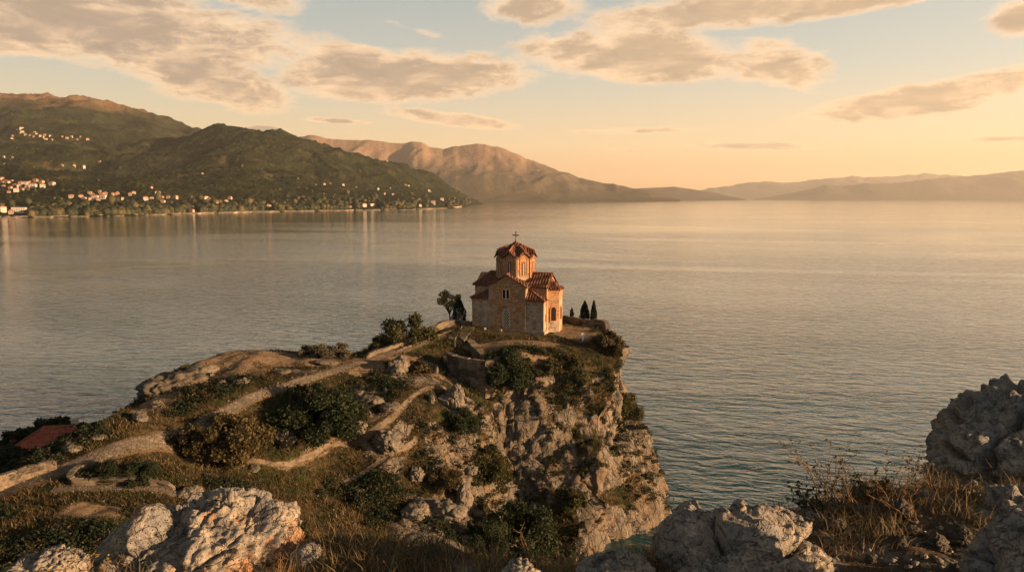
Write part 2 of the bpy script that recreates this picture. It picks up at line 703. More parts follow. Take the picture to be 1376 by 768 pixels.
def mat_tiles(name='roof_tiles'):
    m, t, b = new_mat(name)
    tc = t.new('ShaderNodeTexCoord')
    uv, p = tc.outputs['UV'], tc.outputs['Object']
    s = t.sep(uv)
    w = t.math('SINE', t.math('MULTIPLY', s[0], 2 * math.pi / 0.42))
    row = t.math('FRACT', t.math('DIVIDE', s[1], 0.38))
    cell = t.new('ShaderNodeTexWhiteNoise', noise_dimensions='2D')
    t.l.new(t.xyz(t.math('FLOOR', t.math('DIVIDE', s[0], 0.42)), t.math('FLOOR', t.math('DIVIDE', s[1], 0.38)), 0), cell.inputs['Vector'])
    c = t.ramp(cell.outputs['Value'], [(0.0, (0.10, 0.042, 0.026)), (0.5, (0.165, 0.062, 0.036)), (0.85, (0.22, 0.09, 0.05)), (1.0, (0.26, 0.15, 0.09))])
    n = t.noise(p, 1.8, 5, 0.7)
    c = t.mix(t.smooth(n, 0.5, 0.75), c, (0.10, 0.06, 0.04))
    t.l.new(c, b.inputs['Base Color'])
    bump(t, b, t.math('ADD', w, t.math('MULTIPLY', row, 0.5)), 0.9, 0.07)
    return m

# ------------------------------------------------------------------ lake and air
def build_lake():
    m, t, b = new_mat('lake_water')
    p = t.new('ShaderNodeNewGeometry').outputs['Position']
    q = t.new('ShaderNodeMapping')
    q.inputs['Rotation'].default_value = (0, 0, R(12))
    t.l.new(p, q.inputs[0])
    q = q.outputs[0]
    a = t.scale(q, (0.20, 0.44, 1))
    n1 = t.noise(a, 1.0, 3, 0.5, 0.6)
    n2 = t.noise(t.scale(q, (0.55, 1.35, 1)), 1.0, 4, 0.6, 0.5)
    n3 = t.noise(t.scale(q, (0.022, 0.055, 1)), 1.0, 3, 0.5)
    ptch = t.noise(t.scale(q, (0.0022, 0.006, 1)), 1.0, 4, 0.6, 0.8)
    calm = t.smooth(ptch, 0.36, 0.62, 0.45, 1.15)
    h = t.math('ADD', t.math('MULTIPLY', n1, 1.55), t.math('ADD', t.math('MULTIPLY', n2, 0.36), t.math('MULTIPLY', n3, 1.2)))
    # the open lake lies calmer than the gusty bay under the cliff
    calm = t.math('MULTIPLY', calm, t.smooth(t.sep(p)[1], 130.0, 1200.0, 1.0, 0.36))
    h = t.math('MULTIPLY', h, calm)
    deep = t.noise(t.scale(q, (0.01, 0.02, 1)), 1.0, 3)
    t.l.new(t.mix(deep, (0.006, 0.038, 0.043), (0.009, 0.052, 0.056)), b.inputs['Base Color'])
    b.inputs['Roughness'].default_value = 0.07
    b.inputs['IOR'].default_value = 1.333
    b.inputs['Coat Weight'].default_value = 1.0
    b.inputs['Coat IOR'].default_value = 1.333
    b.inputs['Coat Roughness'].default_value = 0.07
    b.inputs['Specular IOR Level'].default_value = 0.5
    bump(t, b, h, WAVE, 1.0)
    t.l.new(b.inputs['Normal'].links[0].from_socket, b.inputs['Coat Normal'])
    s = 32300.0
    me = mesh_np('lake', [(-s, -3000, 0), (s, -3000, 0), (s, s, 0), (-s, s, 0)], [(0, 1, 2, 3)], m)
    tag(link('lake', me), kind='structure')


WAVE = 0.33
HAZE_DENSITY = 2.8e-5


def build_haze():
    m = bpy.data.materials.new('haze_air')
    m.use_nodes = True
    t = NT(m.node_tree)
    t.n.remove(t.n['Principled BSDF'])
    v = t.new('ShaderNodeVolumePrincipled')
    v.inputs['Color'].default_value = (0.93, 0.90, 0.86, 1)
    v.inputs['Density'].default_value = HAZE_DENSITY
    v.inputs['Anisotropy'].default_value = 0.25
    t.l.new(v.outputs[0], t.n['Material Output'].inputs['Volume'])
    mb = MB()
    mb.box(-33000, 33000, -3500, 33000, -5, 1100)
    o = mb.build('haze', m)
    tag(o, kind='stuff')
    tag(o, 'thin evening haze over the lake and the far mountains', 'haze')


# ------------------------------------------------------------------ far mountains
def grid_faces(nr, nc):
    i = np.arange(nr - 1)[:, None] * nc + np.arange(nc - 1)[None, :]
    i = i.ravel()
    return np.stack([i, i + 1, i + nc + 1, i + nc], 1)


def mat_hill(name, forest_a, forest_b, bare_a, bare_b, z0, z1, k=1.0, bare_amt=0.0):
    m, t, b = new_mat(name)
    g = t.new('ShaderNodeNewGeometry')
    p = g.outputs['Position']
    z = t.sep(p)[2]
    big = t.noise(p, 0.0022 * k, 5, 0.6)
    mid = t.noise(p, 0.009 * k, 5, 0.65)
    fine = t.noise(p, 0.06 * k, 3, 0.7)
    fo = t.mix(t.smooth(t.math('ADD', t.math('MULTIPLY', mid, 0.6), t.math('MULTIPLY', fine, 0.4)), 0.36, 0.64), forest_a, forest_b)
    ba = t.mix(t.smooth(fine, 0.35, 0.65), bare_a, bare_b)
    up = t.smooth(t.math('ADD', z, t.math('MULTIPLY', t.math('SUBTRACT', big, 0.5), 420)), z0, z1)
    spots = t.math('MULTIPLY', t.smooth(t.math('ADD', t.math('MULTIPLY', mid, 0.6), t.math('MULTIPLY', big, 0.4)), 0.56, 0.64), bare_amt)
    t.l.new(t.mix(t.math('MAXIMUM', up, spots), fo, ba), b.inputs['Base Color'])
    b.inputs['Roughness'].default_value = 0.95
    b.inputs['Specular IOR Level'].default_value = 0.05
    bump(t, b, t.math('ADD', fine, t.math('MULTIPLY', mid, 2)), 0.9, 12.0)
    return m


SHORE = [(-400, 297), (-150, 295), (0, 292.5), (100, 291), (200, 289), (300, 286), (400, 284), (500, 282.5), (560, 281.5), (600, 280), (622, 277.5), (632, 275.5)]


def build_left_hills():
    pts = []
    for u, v in SHORE:
        x, y, _ = pz(u, v, 0)
        pts.append((x, y, 1.5))
        pts.append((x * (y - 160) / y, y - 160, -14))
        pts.append((x * (y + 90) / y, y + 90, 9))
    C = [(-400, 150, 5500), (-250, 150, 5500), (-120, 140, 5500), (0, 131, 5500), (40, 129, 5450), (62, 130, 5450), (88, 138, 5450), (105, 134, 5450), (150, 143, 5500), (200, 157, 5500),
         (240, 169, 5600), (268, 177, 5700), (330, 192, 5900),
         (290, 177, 3700), (318, 173, 3700), (345, 177, 3750), (372, 187, 3850), (400, 193, 3900), (440, 202, 3900), (480, 214, 4000), (520, 222, 4100), (560, 231, 4300), (590, 243, 4400),
         (612, 256, 4500), (624, 263, 4600),
         (330, 212, 3100), (400, 229, 3000), (470, 240, 3200), (540, 250, 3400), (590, 262, 3600), (330, 245, 2500), (420, 255, 2500), (500, 263, 2800), (560, 268, 3000), (600, 271, 3300), (250, 255, 2200),
         (200, 263, 1950), (100, 264, 1800), (0, 264, 1750), (-150, 258, 1700), (-400, 250, 1700),
         (190, 213, 3500), (190, 236, 2900), (185, 188, 4300), (240, 205, 3500), (60, 236, 2300), (0, 228, 2500), (-150, 220, 2500), (100, 208, 3000), (50, 192, 3400), (0, 188, 3600),
         (-150, 185, 3600), (120, 176, 4000), (60, 160, 4400), (0, 158, 4500), (150, 164, 4700), (-250, 165, 4500)]
    pts += [py(*c) for c in C]
    for u, y, z in [(300, 4600, 240), (400, 4900, 180), (480, 5000, 110), (560, 5300, 60), (620, 5600, -30), (645, 4200, -60), (650, 3600, -60), (700, 4800, -90), (650, 5600, -60),
                    (-400, 7200, 350), (0, 7200, 420), (200, 7200, 300), (400, 7000, 120), (600, 7000, -40), (700, 6500, -80)]:
        pts.append(((u - 688) / 917.0 * y, y, z))
    tps = TPS(pts, 0.0004, 1000.0)
    us = np.linspace(-420, 660, 380)
    t = np.linspace(0, 1, 420)
    ys = 1200 + 5400 * t ** 1.35
    U, Y = np.meshgrid(us, ys)
    X = (U - 688) / 917.0 * Y
    Z = tps(X, Y)
    P = np.stack([X.ravel(), Y.ravel(), np.zeros(X.size)], 1)
    zz = Z.ravel()
    k = sstep(zz, 15, 160)
    kk = np.clip(zz / 420, 0, 1)
    warp = np.stack([fbm(P / 700, 3, 5), fbm(P / 700, 3, 9), 0 * zz], 1) * 0.35
    rid = fbm(P / 620 + warp, 5, 21, 0.52, ridge=True)
    zz = zz + k * (rid - 0.52) * (56 + 70 * kk)
    zz = zz + k * fbm(P / 130, 4, 33) * 16
    tree = np.abs(gnoise(P / 19.0, 3)) * 14 + RNG.random(len(zz)) * 3.2
    zz = zz - k * 7.0 + sstep(zz, 3, 12) * tree * (1 - 0.55 * sstep(zz, 380, 560))
    zz = np.maximum(zz, -1.0)
    m = mat_hill('wooded_slope', (0.008, 0.014, 0.007), (0.036, 0.040, 0.019), (0.10, 0.066, 0.038), (0.16, 0.098, 0.058), 620, 790, 1.0, 0.42)
    V = np.stack([X.ravel(), Y.ravel(), zz], 1)
    Fc = grid_faces(*U.shape)
    keep = (V[Fc, 2].max(1) > -0.9)
    Fc = Fc[keep]
    me = mesh_np('wooded_mountain', V, Fc, m)
    o = tag(link('wooded_mountain', me), kind='structure')
    bv = BVHTree.FromPolygons([tuple(v) for v in V], [tuple(f) for f in Fc])
    return bv


def ridge(name, prof, yf, yr, yb, amp, mat, seed, du=3.0, rows=70, foot=None, gl=1500.0):
    u0, u1 = prof[0][0], prof[-1][0]
    us = np.arange(u0, u1 + du, du)
    zr = np.interp(us, [p[0] for p in prof], [py(p[0], p[1], yr)[2] for p in prof])
    q = np.stack([us / 14.0, 0 * us + seed, 0 * us], 1)
    zr = zr + np.clip(zr, 0, 400) / 400 * (fbm(q, 4, seed, 0.6)) * amp * 0.16
    t = np.concatenate([np.linspace(0, 1, rows), np.linspace(1, 1.6, 14)[1:]])
    U, T = np.meshgrid(us, t)
    Y = np.where(T <= 1, yf + (yr - yf) * T, yr + (yb - yr) * (T - 1) / 0.6)
    X = (U - 688) / 917.0 * Y
    prf = np.where(T <= 1, 0.30 * T + 0.70 * T ** 1.9, np.clip(1 - (T - 1) / 0.6 * 1.0, 0, 1))
    Z = zr[None, :] * prf
    P = np.stack([X.ravel(), Y.ravel() * 0.45, np.zeros(X.size)], 1)
    w = np.stack([fbm(P / gl, 3, seed), fbm(P / gl, 3, seed + 3), np.zeros(X.size)], 1) * 0.4
    n = fbm(P / gl + w, 6, seed + 7, 0.52, ridge=True) - 0.2
    taper = np.clip(T.ravel() * 3, 0, 1) * np.where(T.ravel() <= 1, 1 - 0.8 * np.clip((T.ravel() - 0.75) / 0.25, 0, 1), 0.25)
    zz = Z.ravel() + n * amp * taper * np.clip(Z.ravel() / 180, 0.1, 1)
    zz = np.maximum(zz, -0.8)
    me = mesh_np(name, np.stack([X.ravel(), Y.ravel(), zz], 1), grid_faces(*U.shape), mat)
    return tag(link(name, me), kind='structure')


def build_far():
    m1 = mat_hill('rocky_mountain', (0.055, 0.05, 0.035), (0.11, 0.085, 0.055), (0.19, 0.125, 0.085), (0.27, 0.175, 0.115), 330, 620, 0.6, 0.5)
    ridge('bare_mountain', [(330, 205), (380, 183), (392, 182), (405, 186), (428, 183.5), (442, 189), (455, 189), (480, 189.5), (510, 191), (545, 193.5), (566, 192.5), (580, 198), (597, 201.5), (620, 197),
                            (645, 194), (658, 197), (672, 200), (690, 208), (715, 218), (750, 231), (780, 241), (810, 248), (840, 253), (862, 257), (885, 262), (910, 268)],
          7600, 10000, 13000, 215, m1, 41)
    m2 = mat_hill('distant_slope', (0.06, 0.055, 0.045), (0.09, 0.075, 0.055), (0.12, 0.095, 0.07), (0.15, 0.11, 0.08), 400, 900, 0.4)
    ridge('low_hill', [(800, 268), (830, 258), (850, 254), (880, 252.5), (905, 251.5), (930, 255), (960, 260), (985, 265), (1000, 268)], 12500, 14000, 16500, 90, m2, 51, 2.5, 40)
    ridge('far_mountain', [(880, 268), (930, 258), (965, 253), (1000, 248), (1020, 245.5), (1050, 246), (1090, 243), (1125, 239), (1140, 237), (1155, 240), (1185, 238), (1215, 235.5), (1235, 233), (1255, 236),
                           (1300, 238), (1376, 240), (1500, 238), (1700, 250)], 21000, 25000, 31000, 420, m2, 61, 3.0, 50, gl=3200)
    ridge('dark_mountain', [(1010, 268), (1080, 257), (1130, 251), (1180, 247), (1230, 244), (1280, 238), (1320, 235), (1350, 231), (1376, 229.5), (1420, 226), (1500, 230), (1650, 245)], 15500, 18500, 20500,
          300, m2, 71, 3.0, 50, gl=2600)


# ------------------------------------------------------------------ headland
def polyline_dist(x, y, pl):
    d = np.full(x.shape, 1e9)
    tt = np.zeros(x.shape)
    acc = 0.0
    for (a, b) in zip(pl[:-1], pl[1:]):
        ax, ay, bx, by = a[0], a[1], b[0], b[1]
        L2 = (bx - ax) ** 2 + (by - ay) ** 2
        t = np.clip(((x - ax) * (bx - ax) + (y - ay) * (by - ay)) / L2, 0, 1)
        q = np.hypot(x - ax - t * (bx - ax), y - ay - t * (by - ay))
        nb = q < d
        d = np.where(nb, q, d)
        tt = np.where(nb, acc + t * math.sqrt(L2), tt)
        acc += math.sqrt(L2)
    return d, tt


COAST = [(-150, -30), (-150, 60), (-110, 88), (-78, 96), (-58, 95), (-48, 89), (-45, 86), (-44, 91), (-38, 94), (-30, 94.5), (-21, 94), (-17, 97), (-14.5, 104), (-11, 110), (-3, 114), (6, 114),
         (13, 111), (17.5, 105), (20.6, 98), (22.4, 92), (21.6, 87), (18.6, 81.2), (14.6, 76.2), (10, 74.2), (7.5, 72), (8.5, 66), (13, 58), (20, 48), (30, 36), (60, 24), (90, -30)]


def coast_sd(x, y):
    pl = COAST + [COAST[0]]
    d, _ = polyline_dist(x, y, pl)
    ins = np.zeros(x.shape, bool)
    n = len(COAST)
    j = n - 1
    for i in range(n):
        xi, yi = COAST[i]
        xj, yj = COAST[j]
        c = ((yi > y) != (yj > y)) & (x < (xj - xi) * (y - yi) / (yj - yi + 1e-12) + xi)
        ins ^= c
        j = i
    return np.where(ins, d, -d)


PATH_MAIN = [pz(-60, 690, 16), pz(0, 662, 16.5), pz(60, 640, 16.8), pz(100, 625, 17), pz(160, 602, 17.6), pz(230, 575, 18.2), pz(285, 552, 18.6), pz(340, 530, 19), pz(400, 510, 19.4), pz(440, 500, 19.6), pz(478, 488, 19.9),
             pz(520, 475, 20.3), pz(560, 463, 20.8), pz(595, 450, 21.1)]
PATH_TRAIL = [pz(250, 640, 13.5), pz(290, 637, 13), pz(330, 634, 12.8), pz(379, 628, 13), pz(415, 612, 13.2), pz(449, 594, 13.5), pz(480, 580, 14.6), pz(499, 570, 15.2), pz(520, 558, 16), pz(549, 537, 17), pz(572, 525, 17.3), pz(598, 521, 17.4)]
PATH_BRANCH = [pz(463, 591, 13.4), pz(478, 600, 12.8), pz(492, 612, 12.0), pz(511, 624, 11.5)]
PATH_LOW = [pz(462, 650, 10.3), pz(478, 641, 10.7), pz(511, 624, 11.5), pz(530, 615, 11.7), pz(548, 609, 11.9), pz(560, 602, 12.2)]
PATH_SIDE = [pz(70, 658, 16.6), pz(110, 658, 16.4), pz(160, 656, 16.2), pz(215, 655, 16.0), pz(238, 660, 15.8)]

HEAD_PTS = []


def build_headland():
    H = HEAD_PTS
    z = lambda u, v, zz: H.append(pz(u, v, zz))
    for pl in (PATH_MAIN, PATH_TRAIL, PATH_BRANCH, PATH_LOW):
        H.extend(pl)
    # crest and plateau
    for c in [(110, 580, 18), (150, 563, 18), (200, 541, 18.5), (240, 524, 19), (280, 501, 19.5), (235, 492, 20), (280, 474, 20.4), (330, 472, 20.5), (380, 468, 20.6), (430, 466, 20.6), (470, 471, 20.4),
              (300, 490, 20.1), (380, 486, 20), (440, 484, 20.1), (330, 508, 19.6), (260, 540, 18.9),
              (491, 481, 20), (540, 466, 20.6), (585, 448, 21.2), (600, 438, 21.4), (631, 438, 21.3), (690, 446, 21.0), (728, 451, 20.7), (760, 440, 20.8), (770, 455, 20.5), (800, 452, 20.5), (812, 462, 20.2),
              (640, 458, 20.7), (700, 465, 20.5), (660, 470, 20.4), (620, 470, 20.4), (740, 472, 20.1), (700, 482, 20.0), (780, 475, 19.6), (612, 470, 20.3), (650, 474, 20.3), (608, 509, 17.0), (640, 512, 16.6), (664, 514, 16.5), (620, 500, 17.4), (645, 502, 17.2), (560, 478, 19.9), (540, 500, 18.9), (590, 500, 18.8),
              (500, 520, 18.0), (480, 545, 16.6), (460, 565, 15.3), (560, 560, 15.6), (520, 590, 14.4), (600, 550, 15.8), (620, 520, 16.8),
              (640, 540, 15.6), (600, 580, 13.8), (640, 590, 11.5), (600, 620, 10.5), (640, 640, 8.5), (590, 660, 8.8), (640, 690, 6.6), (600, 700, 7.5), (660, 700, 4.5), (690, 690, 2.5), (540, 660, 9.2), (560, 700, 8.2),
              (520, 700, 8.6), (480, 680, 9.2), (580, 735, 7.2), (640, 740, 5.0), (420, 660, 10.8), (380, 690, 11.8), (440, 720, 9.8), (380, 660, 11.9),
              (180, 640, 16.1), (250, 625, 16.2), (300, 600, 16.1), (350, 575, 16.4), (400, 545, 17.2), (420, 570, 15.6), (330, 610, 14.6), (300, 560, 17.6),
              (60, 690, 16.4), (120, 690, 16.3), (180, 690, 16), (60, 750, 16.2), (140, 740, 16), (220, 700, 15.5), (300, 680, 13.8), (250, 660, 15.4), (300, 720, 13.4)]:
        z(*c)
    # behind the church, the low ground on the left and the hill under the camera
    H += [(-8, 106, 21.2), (0, 107, 21.3), (8, 106, 21.1), (13, 102, 20.9), (12, 95, 20.6), (-14, 97, 20.5),
          (-50, 58, 12), (-52, 68, 10.5), (-55, 78, 8.5), (-60, 90, 5), (-49, 74, 11.5), (-75, 60, 9), (-75, 85, 5), (-100, 60, 8), (-120, 40, 10), (-47, 62, 14), (-48, 50, 15.2), (-60, 45, 13), (-90, 30, 15),
          (-43, 48, 16.2), (-42, 66, 16.5), (-41, 70, 16.4), (-45, 80, 15),
          (0, 0, 35.2), (-10, 1, 34.5), (10, 2, 34), (-30, 0, 31), (26, -2, 28), (0, 9, 30.5), (-14, 12, 28.5), (10, 12, 26.5), (0, 20, 22.5), (-14, 25, 20.3), (-25, 30, 18.4), (0, 33, 13.5), (12, 30, 13),
          (-10, 38, 14.2), (-35, 32, 18), (-50, 25, 20), (-70, 10, 25), (0, -25, 40), (-60, -25, 35), (0, 48, 8.5), (5, 55, 5), (-9, 50, 9.5), (40, 20, 8), (50, -20, 20), (8, 64, 1.5), (3, 66, 2.6)]
    tps = TPS(H, 0.02, 20.0)
    xs = np.arange(-100, 62.01, 0.55)
    ys = np.arange(-12, 118.01, 0.55)
    X, Y = np.meshgrid(xs, ys)
    Z = tps(X, Y)
    sd = coast_sd(X, Y)
    P = np.stack([X.ravel(), Y.ravel(), np.zeros(X.size)], 1)
    wob = fbm(P / 6.0, 4, 91).reshape(X.shape) * 1.3
    steep = np.where(X < -46, 0.9, 3.0)
    steep = np.where((X > 4) & (Y < 70), 1.1, steep)
    steep = np.where((X > 15) & (Y > 82) & (Y < 104), 2.15, steep)
    prof = -0.8 + np.maximum((sd + wob * sstep(sd, -2, 2)) * steep, -2.5)
    # above a low apron the rock stands as one long face turned to the lower right
    sd2 = (X - 7.5) * -0.68 + (Y - 75.3) * 0.73 + wob * 0.5
    prof2 = 5.5 + 3.3 * np.maximum(sd2, 0) + 0.95 * np.minimum(sd2, 0)
    prof = np.where((X > 2) & (Y > 68), np.minimum(prof, prof2), prof)
    kk = 1.2
    hh = np.clip(0.5 + 0.5 * (prof - Z) / kk, 0, 1)
    Zm = prof * (1 - hh) + Z * hh - kk * hh * (1 - hh)
    dmin = np.full(X.shape, 1e9)
    for pl in (PATH_MAIN, PATH_TRAIL, PATH_BRANCH, PATH_LOW, PATH_SIDE):
        dmin = np.minimum(dmin, polyline_dist(X, Y, pl)[0])
    lump = fbm(P / 9.0, 4, 17).reshape(X.shape) * 1.1 + fbm(P / 2.6, 3, 27).reshape(X.shape) * 0.35
    plat = sstep(np.hypot((X - 2) / 14, (Y - 97) / 11), 1.0, 0.75)
    Zm += lump * sstep(dmin, 0.6, 3.5) * (1 - plat) * sstep(sd, 0, 3)
    Zm = np.maximum(Zm, -2.2)
    # close the block and remesh it so that cliffs get as many faces as flats
    nr, nc = X.shape
    top = np.stack([X.ravel(), Y.ravel(), Zm.ravel()], 1)
    bot = top.copy()
    bot[:, 2] = -3.4
    n0 = len(top)
    Fg = grid_faces(nr, nc)
    rim = [np.arange(nc), np.arange(nr) * nc + nc - 1, (nr - 1) * nc + np.arange(nc)[::-1], np.arange(nr)[::-1] * nc]
    side = []
    for r in rim:
        side.append(np.stack([r[:-1], r[:-1] + n0, r[1:] + n0, r[1:]], 1))
    allf = np.concatenate([Fg, Fg[:, ::-1] + n0] + side)
    me = mesh_np('block', np.concatenate([top, bot]), allf)
    o = link('block', me)
    mod = o.modifiers.new('r', 'REMESH')
    mod.mode = 'VOXEL'
    mod.voxel_size = 0.30
    dg = bpy.context.evaluated_depsgraph_get()
    ev = o.evaluated_get(dg)
    m2 = ev.to_mesh()
    nv = len(m2.vertices)
    V = np.empty(nv * 3, np.float32)
    m2.vertices.foreach_get('co', V)
    V = V.reshape(-1, 3).astype(float)
    N = np.empty(nv * 3, np.float32)
    m2.vertices.foreach_get('normal', N)
    N = N.reshape(-1, 3).astype(float)
    ll = np.empty(len(m2.loops), np.int32)
    m2.loops.foreach_get('vertex_index', ll)
    Fq = ll.reshape(-1, 4)
    ev.to_mesh_clear()
    bpy.data.objects.remove(o)
    # masks
    slope = 1 - N[:, 2]
    dm = np.full(nv, 1e9)
    for pl in (PATH_MAIN, PATH_TRAIL, PATH_BRANCH, PATH_LOW, PATH_SIDE):
        dm = np.minimum(dm, polyline_dist(V[:, 0], V[:, 1], pl)[0])
    pn = fbm(V / 4.0, 4, 101)
    pn2 = fbm(V / 1.3, 3, 111)
    rock = sstep(slope + 0.36 * pn + 0.2 * pn2, 0.32, 0.52) * sstep(dm, 0.4, 1.6)
    nearcam = V[:, 1] < 36
    rock = np.where(nearcam, rock * 0.4, rock)
    for bx, by, rx, ry in [(*pz(497, 540, 17)[:2], 3.5, 3.0), (*pz(560, 512, 18.2)[:2], 4.0, 1.8), (*pz(530, 572, 15)[:2], 2.6, 2.4), (*pz(470, 560, 15.8)[:2], 2.4, 2.2), (*pz(600, 600, 12.5)[:2], 3.0, 2.2),
                           (*pz(600, 692, 7)[:2], 4.0, 3.4), (*pz(560, 715, 8)[:2], 4.0, 2.6), (*pz(100, 597, 17.5)[:2], 2.6, 1.2), (*pz(400, 500, 19.6)[:2], 3.5, 0.8), (*pz(440, 468, 20.5)[:2], 4, 1.0), (*pz(520, 630, 11)[:2], 2.2, 1.6),
                           (*pz(615, 545, 15.5)[:2], 2.2, 2.6)]:
        q = np.hypot((V[:, 0] - bx) / rx, (V[:, 1] - by) / ry)
        rock = np.maximum(rock, sstep(q + 0.55 * pn + 0.35 * pn2, 1.0, 0.6) * sstep(dm, 0.3, 0.9))
    slope = slope + 0.35 * rock * (slope < 0.4)
    cliff = sstep(V[:, 0], -2, 4) * sstep(V[:, 1], 68, 74)
    # blocky limestone: tilted facets, cracks and knobs
    sh = V.copy()
    sh[:, 2] += 0.45 * V[:, 0]
    wq = np.stack([fbm(V / 3, 3, 201), fbm(V / 3, 3, 211), fbm(V / 3, 3, 221)], 1)
    rk = sstep(slope + 0.25 * pn, 0.2, 0.6)
    free = sstep(dm, 0.5, 2.2)
    fr = np.random.default_rng(19)
    steepish = rk * free
    W = V.copy()
    c1_ = cells(sh / np.array([6.0, 6.0, 8.0]) + wq * 0.10, 5)
    W = facet(W, N, c1_, 0.85 * steepish * cliff, 0.20, 0.55, fr, 2.1)
    c2_ = cells(sh / np.array([2.6, 2.6, 4.2]) + wq * 0.18, 15)
    W = facet(W, N, c2_, 0.75 * steepish, 0.24, 0.26, fr, 1.0)
    c3_ = cells(sh / np.array([1.05, 1.05, 1.7]) + wq * 0.25, 25)
    W = facet(W, N, c3_, 0.6 * steepish, 0.28, 0.09, fr, 0.36)
    g1, g2, _, _ = worley(sh / np.array([2.6, 2.6, 4.2]) + wq * 0.18, 15)
    crack = -0.55 * sstep(g2 - g1, 0.09, 0.0) + fbm(V / np.array([0.9, 0.9, 1.6]), 4, 301, ridge=True) * 0.10
    W = W + N * (crack * steepish)[:, None]
    soft = fbm(V / 2.2, 4, 311) * 0.30 * sstep(dm, 0.5, 2.0) * (1 - 0.6 * sstep(np.hypot((V[:, 0] - 2) / 14, (V[:, 1] - 97) / 11), 1.0, 0.75))
    V2 = W + N * soft[:, None]
    # bare trodden earth round the church, on the flat viewpoint and beside the paths
    dirt = sstep(dm + pn * 0.6 + pn2 * 0.4, 0.55, 0.0) * 0.6
    blobs = [(*pz(380, 484, 20)[:2], 9.5, 3.4), (*pz(310, 482, 20)[:2], 8, 4.0), (*pz(300, 500, 19.6)[:2], 6, 3.0), (*pz(210, 545, 18.5)[:2], 2.0, 5.0), (*pz(480, 490, 19.8)[:2], 4, 2.5), (*pz(770, 447, 20.6)[:2], 3.6, 5.5), (*pz(690, 462, 20.6)[:2], 6.5, 1.5), (*pz(720, 475, 20.2)[:2], 4, 0.8),
             (*pz(120, 690, 16.3)[:2], 3.2, 1.6), (*pz(185, 655, 16)[:2], 3.5, 0.8), (*pz(230, 530, 19)[:2], 1.2, 5.0), (*pz(430, 470, 20.4)[:2], 7, 1.0), (*pz(560, 480, 20)[:2], 4, 1.4), (*pz(270, 500, 19.8)[:2], 4, 1.6),
             (*pz(600, 490, 19.6)[:2], 3, 1.2), (*pz(160, 556, 18)[:2], 1.0, 5.0)]
    for bx, by, rx, ry in blobs:
        q = np.hypot((V[:, 0] - bx) / rx, (V[:, 1] - by) / ry)
        dirt = np.maximum(dirt, sstep(q + 0.45 * pn + 0.2 * pn2, 1.15, 0.6) * sstep(slope, 0.35, 0.15))
    green = sstep(fbm(V / 6.0, 3, 401) + 0.25 * pn2, 0.02, 0.3)
    for bx, by, rx, ry in [(*pz(565, 462, 20.7)[:2], 4.5, 1.6), (*pz(720, 470, 20.3)[:2], 4.0, 0.9), (*pz(660, 452, 20.9)[:2], 3, 1.0), (*pz(60, 730, 16.2)[:2], 6, 3.0), (*pz(120, 712, 16)[:2], 5, 1.0)]:
        q = np.hypot((V[:, 0] - bx) / rx, (V[:, 1] - by) / ry)
        green = np.maximum(green, sstep(q + 0.3 * pn, 1.1, 0.7))
        dirt *= 1 - 0.9 * sstep(q + 0.3 * pn, 1.1, 0.7)
    mask = np.stack([rock, dirt, green], 1)
    keep = (V2[Fq, 2].max(1) > -0.55) & (coast_sd(V2[Fq[:, 0], 0], V2[Fq[:, 0], 1]) > -1.2)
    Fq = Fq[keep]
    used = np.zeros(nv, bool)
    used[Fq.ravel()] = True
    idx = np.cumsum(used) - 1
    V2, mask = V2[used], mask[used]
    Fq = idx[Fq]
    me = mesh_np('headland', V2, Fq, mat_ground(), smooth=False, attrs={'mask': mask})
    tag(link('headland', me), kind='structure')
    print('headland verts', len(V2))
    bv = BVHTree.FromPolygons([tuple(v) for v in V2], [tuple(f) for f in Fq])
    return V2, Fq, mask, bv


